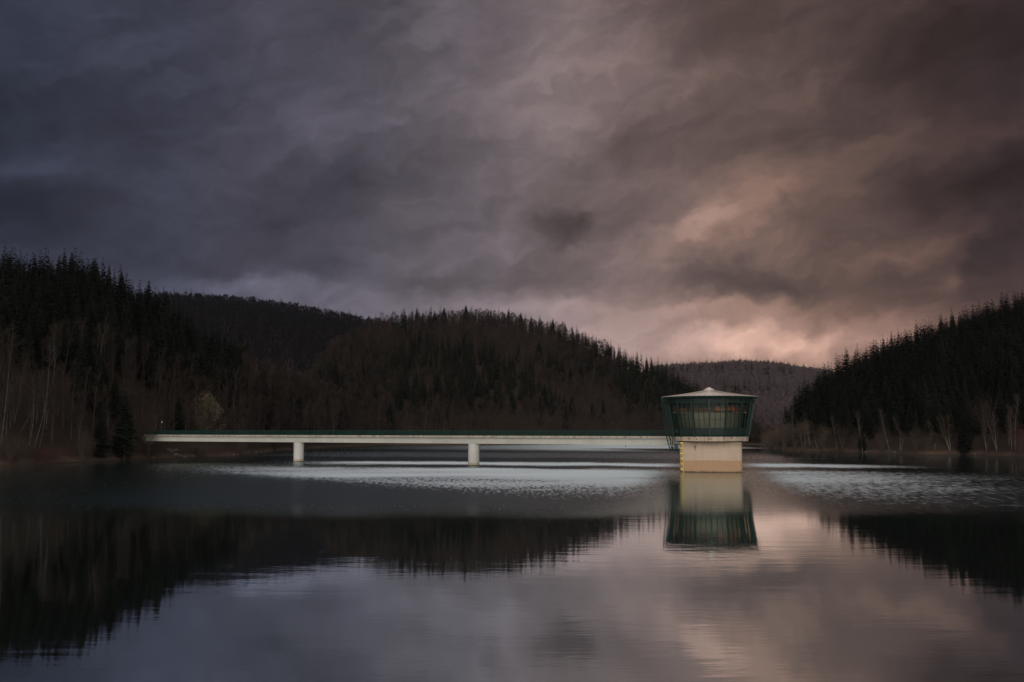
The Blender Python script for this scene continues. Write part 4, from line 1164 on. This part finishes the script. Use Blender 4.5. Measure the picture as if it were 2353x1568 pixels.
# the pale budding willow and two rounder shrubs beside it
will = [(838, 1752, 830, 1575, 0.48, 'pale budding willow glowing yellow grey above the bridge railing', 'twig_olive', 1.0, 'willow_tree', 'willow'),
        (905, 1750, 905, 1615, 0.45, 'rounded dull olive shrub right beside the pale budding willow', 'twig', 0.1, 'bush', 'shrub'),
        (1150, 1752, 1150, 1705, 0.6, 'small pale shrub peeping over the railing near the first pier', 'twig_olive', 0.3, 'bush', 'shrub'),
        (1250, 1752, 1250, 1640, 0.4, 'greenish grey shrub over the railing below the many branched birch', 'twig_olive', 0.05, 'bush', 'shrub'),
        (180, 1862, 190, 1795, 1.7, 'low reddish shrub sprawling along the dark waterline', 'twig_red', 0.0, 'bush', 'shrub'),
        (40, 1855, 40, 1740, 0.75, 'grey brown thicket on the bank at the photo edge', 'twig', 0.0, 'bush', 'shrub'),
        (330, 1845, 330, 1700, 0.5, 'grey leafless shrub hanging over the water before the bushy spruce', 'twig', 0.0, 'bush', 'shrub'),
        (590, 1835, 590, 1610, 0.3, 'tall grey shrub between the broad spruce and the bridge end', 'twig', 0.0, 'bush', 'shrub'),
        (800, 1840, 800, 1780, 0.9, 'brown shrub under the bridge deck near the rocks', 'twig', 0.0, 'bush', 'shrub'),
        (960, 1826, 960, 1770, 0.9, 'dark shrub under the bridge deck past the rocks', 'twig', 0.0, 'bush', 'shrub'),
        (1100, 1800, 1100, 1760, 1.0, 'low shrub at the waterline before the first pier', 'twig', 0.0, 'bush', 'shrub'),
        (3072, 1790, 3072, 1740, 0.8, 'lowest brown thicket reaching furthest out from the point tip', 'twig_brown', 0.0, 'bush', 'shrub'),
        (3088, 1796, 3090, 1712, 0.6, 'brown thicket second from the outermost at the point tip', 'twig_brown', 0.0, 'bush', 'shrub'),
        (3140, 1802, 3138, 1672, 0.42, 'tall brown thicket right behind the overhanging shrub at the point tip', 'twig_brown', 0.0, 'bush', 'shrub'),
        (3215, 1806, 3212, 1668, 0.4, 'tall brown thicket around the slim birch nearest the point tip', 'twig_brown', 0.0, 'bush', 'shrub'),
        (3290, 1804, 3290, 1690, 0.42, 'brown thicket between the short bright birch and the lone straight birch', 'twig_brown', 0.0, 'bush', 'shrub'),
        (3110, 1800, 3110, 1700, 0.6, 'brown shrub overhanging the water at the tip of the point', 'twig_brown', 0.0, 'bush', 'shrub'),
        (3180, 1805, 3180, 1690, 0.55, 'olive brown shrub on the bank just behind the point tip', 'twig_brown', 0.0, 'bush', 'shrub'),
        (3370, 1800, 3370, 1690, 0.5, 'grey shrub behind the straight lone birch on the point bank', 'twig', 0.0, 'bush', 'shrub'),
        (3530, 1808, 3530, 1720, 0.55, 'grey shrub below the brightest leaning birch', 'twig', 0.0, 'bush', 'shrub'),
        (3660, 1812, 3660, 1690, 0.4, 'wispy brown shrub before the fan of birches', 'twig', 0.0, 'bush', 'shrub'),
        (3950, 1640 + 160, 3930, 1560, 0.3, 'tall wispy brown tree behind the tall forked birch', 'twig', 0.0, 'bush', 'shrub'),
        (4080, 1815, 4080, 1700, 0.5, 'reddish brown shrub at the far edge of the spruce bank', 'twig_red', 0.0, 'bush', 'shrub')]
for k, (x0, y0, x1, y1, wr, lab, tm, lf, nm, ct) in enumerate(will):
    p, H, lean, a, r = foot_top(x0, y0, x1, y1)
    st, tws = bush_shape(random.Random(800 + k), H, H * wr, int(900 + 300 * H * wr), 0.025, lf)
    o = empty(nm, p); st.build('stem', M['bark'], o); tws.build('crown' if nm == 'willow_tree' else 'foliage', M[tm], o); tag(o, lab, ct, 'shrubs along the banks' if ct == 'shrub' else None)

bares = sorted((t_ for t_ in trees if t_['kind'] == 'bare' and t_['hill'] in ('near', 'valley', 'point', 'round')), key=lambda t_: -t_['H'] / t_['r'] * min(1, t_['vis'] / 60.0))
bp_ = []
for k in range(8):
    rg = random.Random(300 + k)
    tb, tws = birch_shape(rg, 12.0, (rg.uniform(-1.2, 1.2), 0), rg.uniform(-0.4, 0.4), [1, 2, 1, 3, 1, 2, 1, 1][k], 0.12, 620, 0.026, 0.19)
    bp_.append((tb.mesh('trunk', M['bark'] if k % 3 else M['birch_dim']), tws.mesh('crown', M['twig'])))
for k in range(8):
    mt_, mc_ = bp_[k][0], bp_[k][1].copy(); mc_.materials[0] = M['twig_dark']; bp_.append((mt_, mc_))
bfirst = {}
blab = {'near': 'on the lower bridge hillside', 'valley': 'in the valley behind the first spans', 'point': 'lining the bank of the point', 'round': 'along the foot of the round hill'}
for t_ in bares[:230]:
    t_['solo'] = True
    k = tr_.randrange(8) + (8 if t_['hill'] == 'near' else 0)
    if k not in bfirst:
        r_ = empty('leafless_tree'); a_ = bpy.data.objects.new('trunk', bp_[k][0]); b_ = bpy.data.objects.new('crown', bp_[k][1])
        for q_ in (a_, b_): C.objects.link(q_); q_.parent = r_
        bfirst[k] = (r_, a_, b_)
    else:
        r_ = bfirst[k][0].copy(); C.objects.link(r_)
        for ch in bfirst[k][1:]:
            n_ = ch.copy(); C.objects.link(n_); n_.parent = r_
    r_.location = (t_['x'], t_['y'], t_['z'] - 0.2); r_.rotation_euler = (0, 0, tr_.uniform(0, 6.28)); s = t_['H'] / 12.0
    r_.scale = (s * tr_.uniform(0.9, 1.3), s * tr_.uniform(0.9, 1.3), s)
    hs_ = 'tall' if t_['H'] > 12 else 'short'
    tag(r_, f"{hs_} brown leafless tree {blab[t_['hill']]}, by the {mark(t_)}", 'leafless tree', f"{hs_} leafless trees {blab[t_['hill']]} by the {mark(t_)}")

# ---- the rest of each wood: one mass per hill
far_sp = [spruce_shape(random.Random(200 + k), 20.0, 13, 6, False, [0.19, 0.21, 0.23, 0.18][k])[:2] for k in range(4)]
mid_sp = [spruce_shape(random.Random(220 + k), 20.0, 18, 7, False, [0.19, 0.21, 0.23, 0.18][k])[:2] for k in range(4)]
bare_mid = [bare_cloud(random.Random(240 + k), 12.0, 3.2, 190, 0.05) for k in range(4)]
bare_rnd = [bare_cloud(random.Random(250 + k), 12.0, 3.4, 150, 0.085) for k in range(4)]
bare_far = [bare_cloud(random.Random(260 + k), 12.0, 4.0, 80, 0.2) for k in range(4)]
masses = {'near': 'black green spruce wood massed over the steep hillside by the bridge end', 'valley': 'brown leafless wood filling the valley behind the bridge end',
          'point': 'dark spruce wood massed over the slope beyond the tower', 'round': 'mixed leafless brown and spruce wood covering the round hill',
          'left_far': 'hazy brown wood on the distant ridge behind the dark hillside', 'right_far': 'hazy bluish wood on the distant hill behind the tower roof'}
for hk, lab in masses.items():
    Vs, Fs, mis, tn = [], [], [], []
    off = 0
    for t_ in trees:
        if t_['hill'] != hk or t_.get('solo'): continue
        if t_['kind'] == 'spruce':
            Vc, Fc = (far_sp if 'far' in hk else mid_sp)[tr_.randrange(4)]; s = t_['H'] / 20.0; mi_ = 0
        else:
            Vc, Fc = (bare_far if 'far' in hk else (bare_rnd if hk == 'round' else bare_mid))[tr_.randrange(4)]; s = t_['H'] / 12.0; mi_ = 1
        a = tr_.uniform(0, 6.283); ca, sa = math.cos(a), math.sin(a); sw = s * tr_.uniform(0.9, 1.2)
        W = np.empty_like(Vc)
        W[:, 0] = (Vc[:, 0] * ca - Vc[:, 1] * sa) * sw + t_['x']; W[:, 1] = (Vc[:, 0] * sa + Vc[:, 1] * ca) * sw + t_['y']; W[:, 2] = Vc[:, 2] * s + t_['z'] - 0.3
        Vs.append(W); Fs.append(Fc + off); off += len(Vc)
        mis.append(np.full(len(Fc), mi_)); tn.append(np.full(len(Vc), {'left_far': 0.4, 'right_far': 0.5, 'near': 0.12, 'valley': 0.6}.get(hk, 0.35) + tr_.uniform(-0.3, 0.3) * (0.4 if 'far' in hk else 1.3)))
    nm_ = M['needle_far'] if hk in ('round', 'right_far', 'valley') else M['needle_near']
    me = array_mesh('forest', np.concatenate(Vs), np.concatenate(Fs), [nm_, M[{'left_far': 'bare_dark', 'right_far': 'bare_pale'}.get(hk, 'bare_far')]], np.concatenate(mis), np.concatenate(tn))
    o = bpy.data.objects.new('forest', me); C.objects.link(o); tag(o, lab, 'forest', kind='stuff')

# brush along the banks
Vs, Fs, tn, off = [], [], [], 0
bb = [bare_cloud(random.Random(280 + k), 3.0, 1.5, 70, 0.025, 0.0) for k in range(5)]
for azr in ((xaz(-60), xaz(900)), (xaz(1770), xaz(2440)), (xaz(900), xaz(1760))):
    for a, r, d in scatter(azr, 1.2, 30, 2.5):
        if tr_.random() < 0.35: continue
        Vc, Fc = bb[tr_.randrange(5)]; s = tr_.uniform(0.4, 1.0) * (0.6 if d < 6 else 1.0) * (1.6 if azr[0] > xaz(890) and azr[1] < xaz(1765) else 1.0)
        W = Vc * s + np.array([r * math.sin(a), r * math.cos(a), ground1(a, r) - 0.1])
        Vs.append(W); Fs.append(Fc + off); off += len(Vc); tn.append(np.full(len(Vc), tr_.random()))
me = array_mesh('undergrowth', np.concatenate(Vs), np.concatenate(Fs), [M['brush']], None, np.concatenate(tn))
o = bpy.data.objects.new('undergrowth', me); C.objects.link(o); tag(o, 'brown leafless brush growing along the reservoir banks', 'undergrowth', kind='stuff')

# rocks on the bank under the bridge
rk = random.Random(5)
spots = [(688, 1812, 1.9), (700, 1822, 1.5), (718, 1826, 1.3), (735, 1832, 1.1), (676, 1802, 1.4), (705, 1808, 1.6), (935, 1827, 0.9), (950, 1825, 0.7), (1020, 1817, 1.6), (1040, 1812, 1.2), (614, 1838, 0.7), (775, 1832, 0.8),
         (3465, 1812, 0.9), (3580, 1812, 0.8), (3900, 1824, 1.0)]
rlab = ['largest pale rock of the heap under the bridge deck', 'rock lying against the largest one under the deck', 'mid rock of the heap under the deck', 'lowest rock of the heap close to the water', 'topmost rock of the heap under the deck', 'flat rock leaning behind the heap under the deck',
        'small rock at the waterline past the heap', 'smallest pale rock at the waterline beside another', 'reddish slab rock on the bare bank before the first pier', 'second slab rock on the bare bank before the first pier', 'lone rock at the waterline by the bridge end', 'lone small rock between heap and waterline pair',
        'pale rock on the tan bank of the point', 'pale rock under the brightest leaning birch', 'rock on the bank below the paired pale birches']
for (x, y, s), lab in zip(spots, rlab):
    a, r = meet(x / 4, y / 4)
    mb = MB(); n1_, n2_ = 8, 5
    for i in range(n2_ + 1):
        for k in range(n1_):
            th = math.pi * i / n2_; ph = 2 * math.pi * k / n1_; q_ = s * 0.6 * rk.uniform(0.7, 1.1)
            mb.V.append((q_ * math.sin(th) * math.cos(ph), q_ * 0.8 * math.sin(th) * math.sin(ph), q_ * 0.6 * math.cos(th)))
    for i in range(n2_):
        for k in range(n1_): mb.F.append((i * n1_ + k, (i + 1) * n1_ + k, (i + 1) * n1_ + (k + 1) % n1_, i * n1_ + (k + 1) % n1_)); mb.mi.append(0)
    o = mb.build('rock', M['rock']); o.location = (r * math.sin(a), r * math.cos(a), ground1(a, r) + 0.1 * s); o.rotation_euler = (rk.uniform(-.3, .3), rk.uniform(-.3, .3), rk.uniform(0, 6)); tag(o, lab, 'rock', 'rocks on the banks')

# ------------------------------------------------------------------ air
HAZE = 0.00002
mb = MB(); mb.box((0, 900, 140), 5200, 3800, 300)
o = mb.mesh('haze', [])
hm = bpy.data.materials.new('haze_air'); hm.use_nodes = True
ht = NT(hm.node_tree)
for n in list(ht.n): ht.n.remove(n)
pv = ht.new('ShaderNodeVolumePrincipled'); pv.inputs['Color'].default_value = (0.80, 0.80, 0.86, 1); pv.inputs['Density'].default_value = HAZE; pv.inputs['Anisotropy'].default_value = 0.0
ho = ht.new('ShaderNodeOutputMaterial'); ht.link(pv.outputs[0], ho.inputs['Volume'])
o.materials.append(hm)
ob = bpy.data.objects.new('haze', o); C.objects.link(ob); tag(ob, kind='stuff', label='thin evening haze over the reservoir', cat='haze')

# ------------------------------------------------------------------ render settings
scene.view_settings.view_transform = 'Standard'
scene.view_settings.look = 'None'
scene.view_settings.exposure = 0
scene.view_settings.gamma = 1
scene.cycles.max_bounces = 8
scene.cycles.transparent_max_bounces = 12
scene.cycles.volume_bounces = 0
scene.cycles.use_denoising = True
scene.cycles.denoising_prefilter = 'ACCURATE'
print('TREES', len(trees), 'spruce', len(spr), 'objects', len(bpy.data.objects))
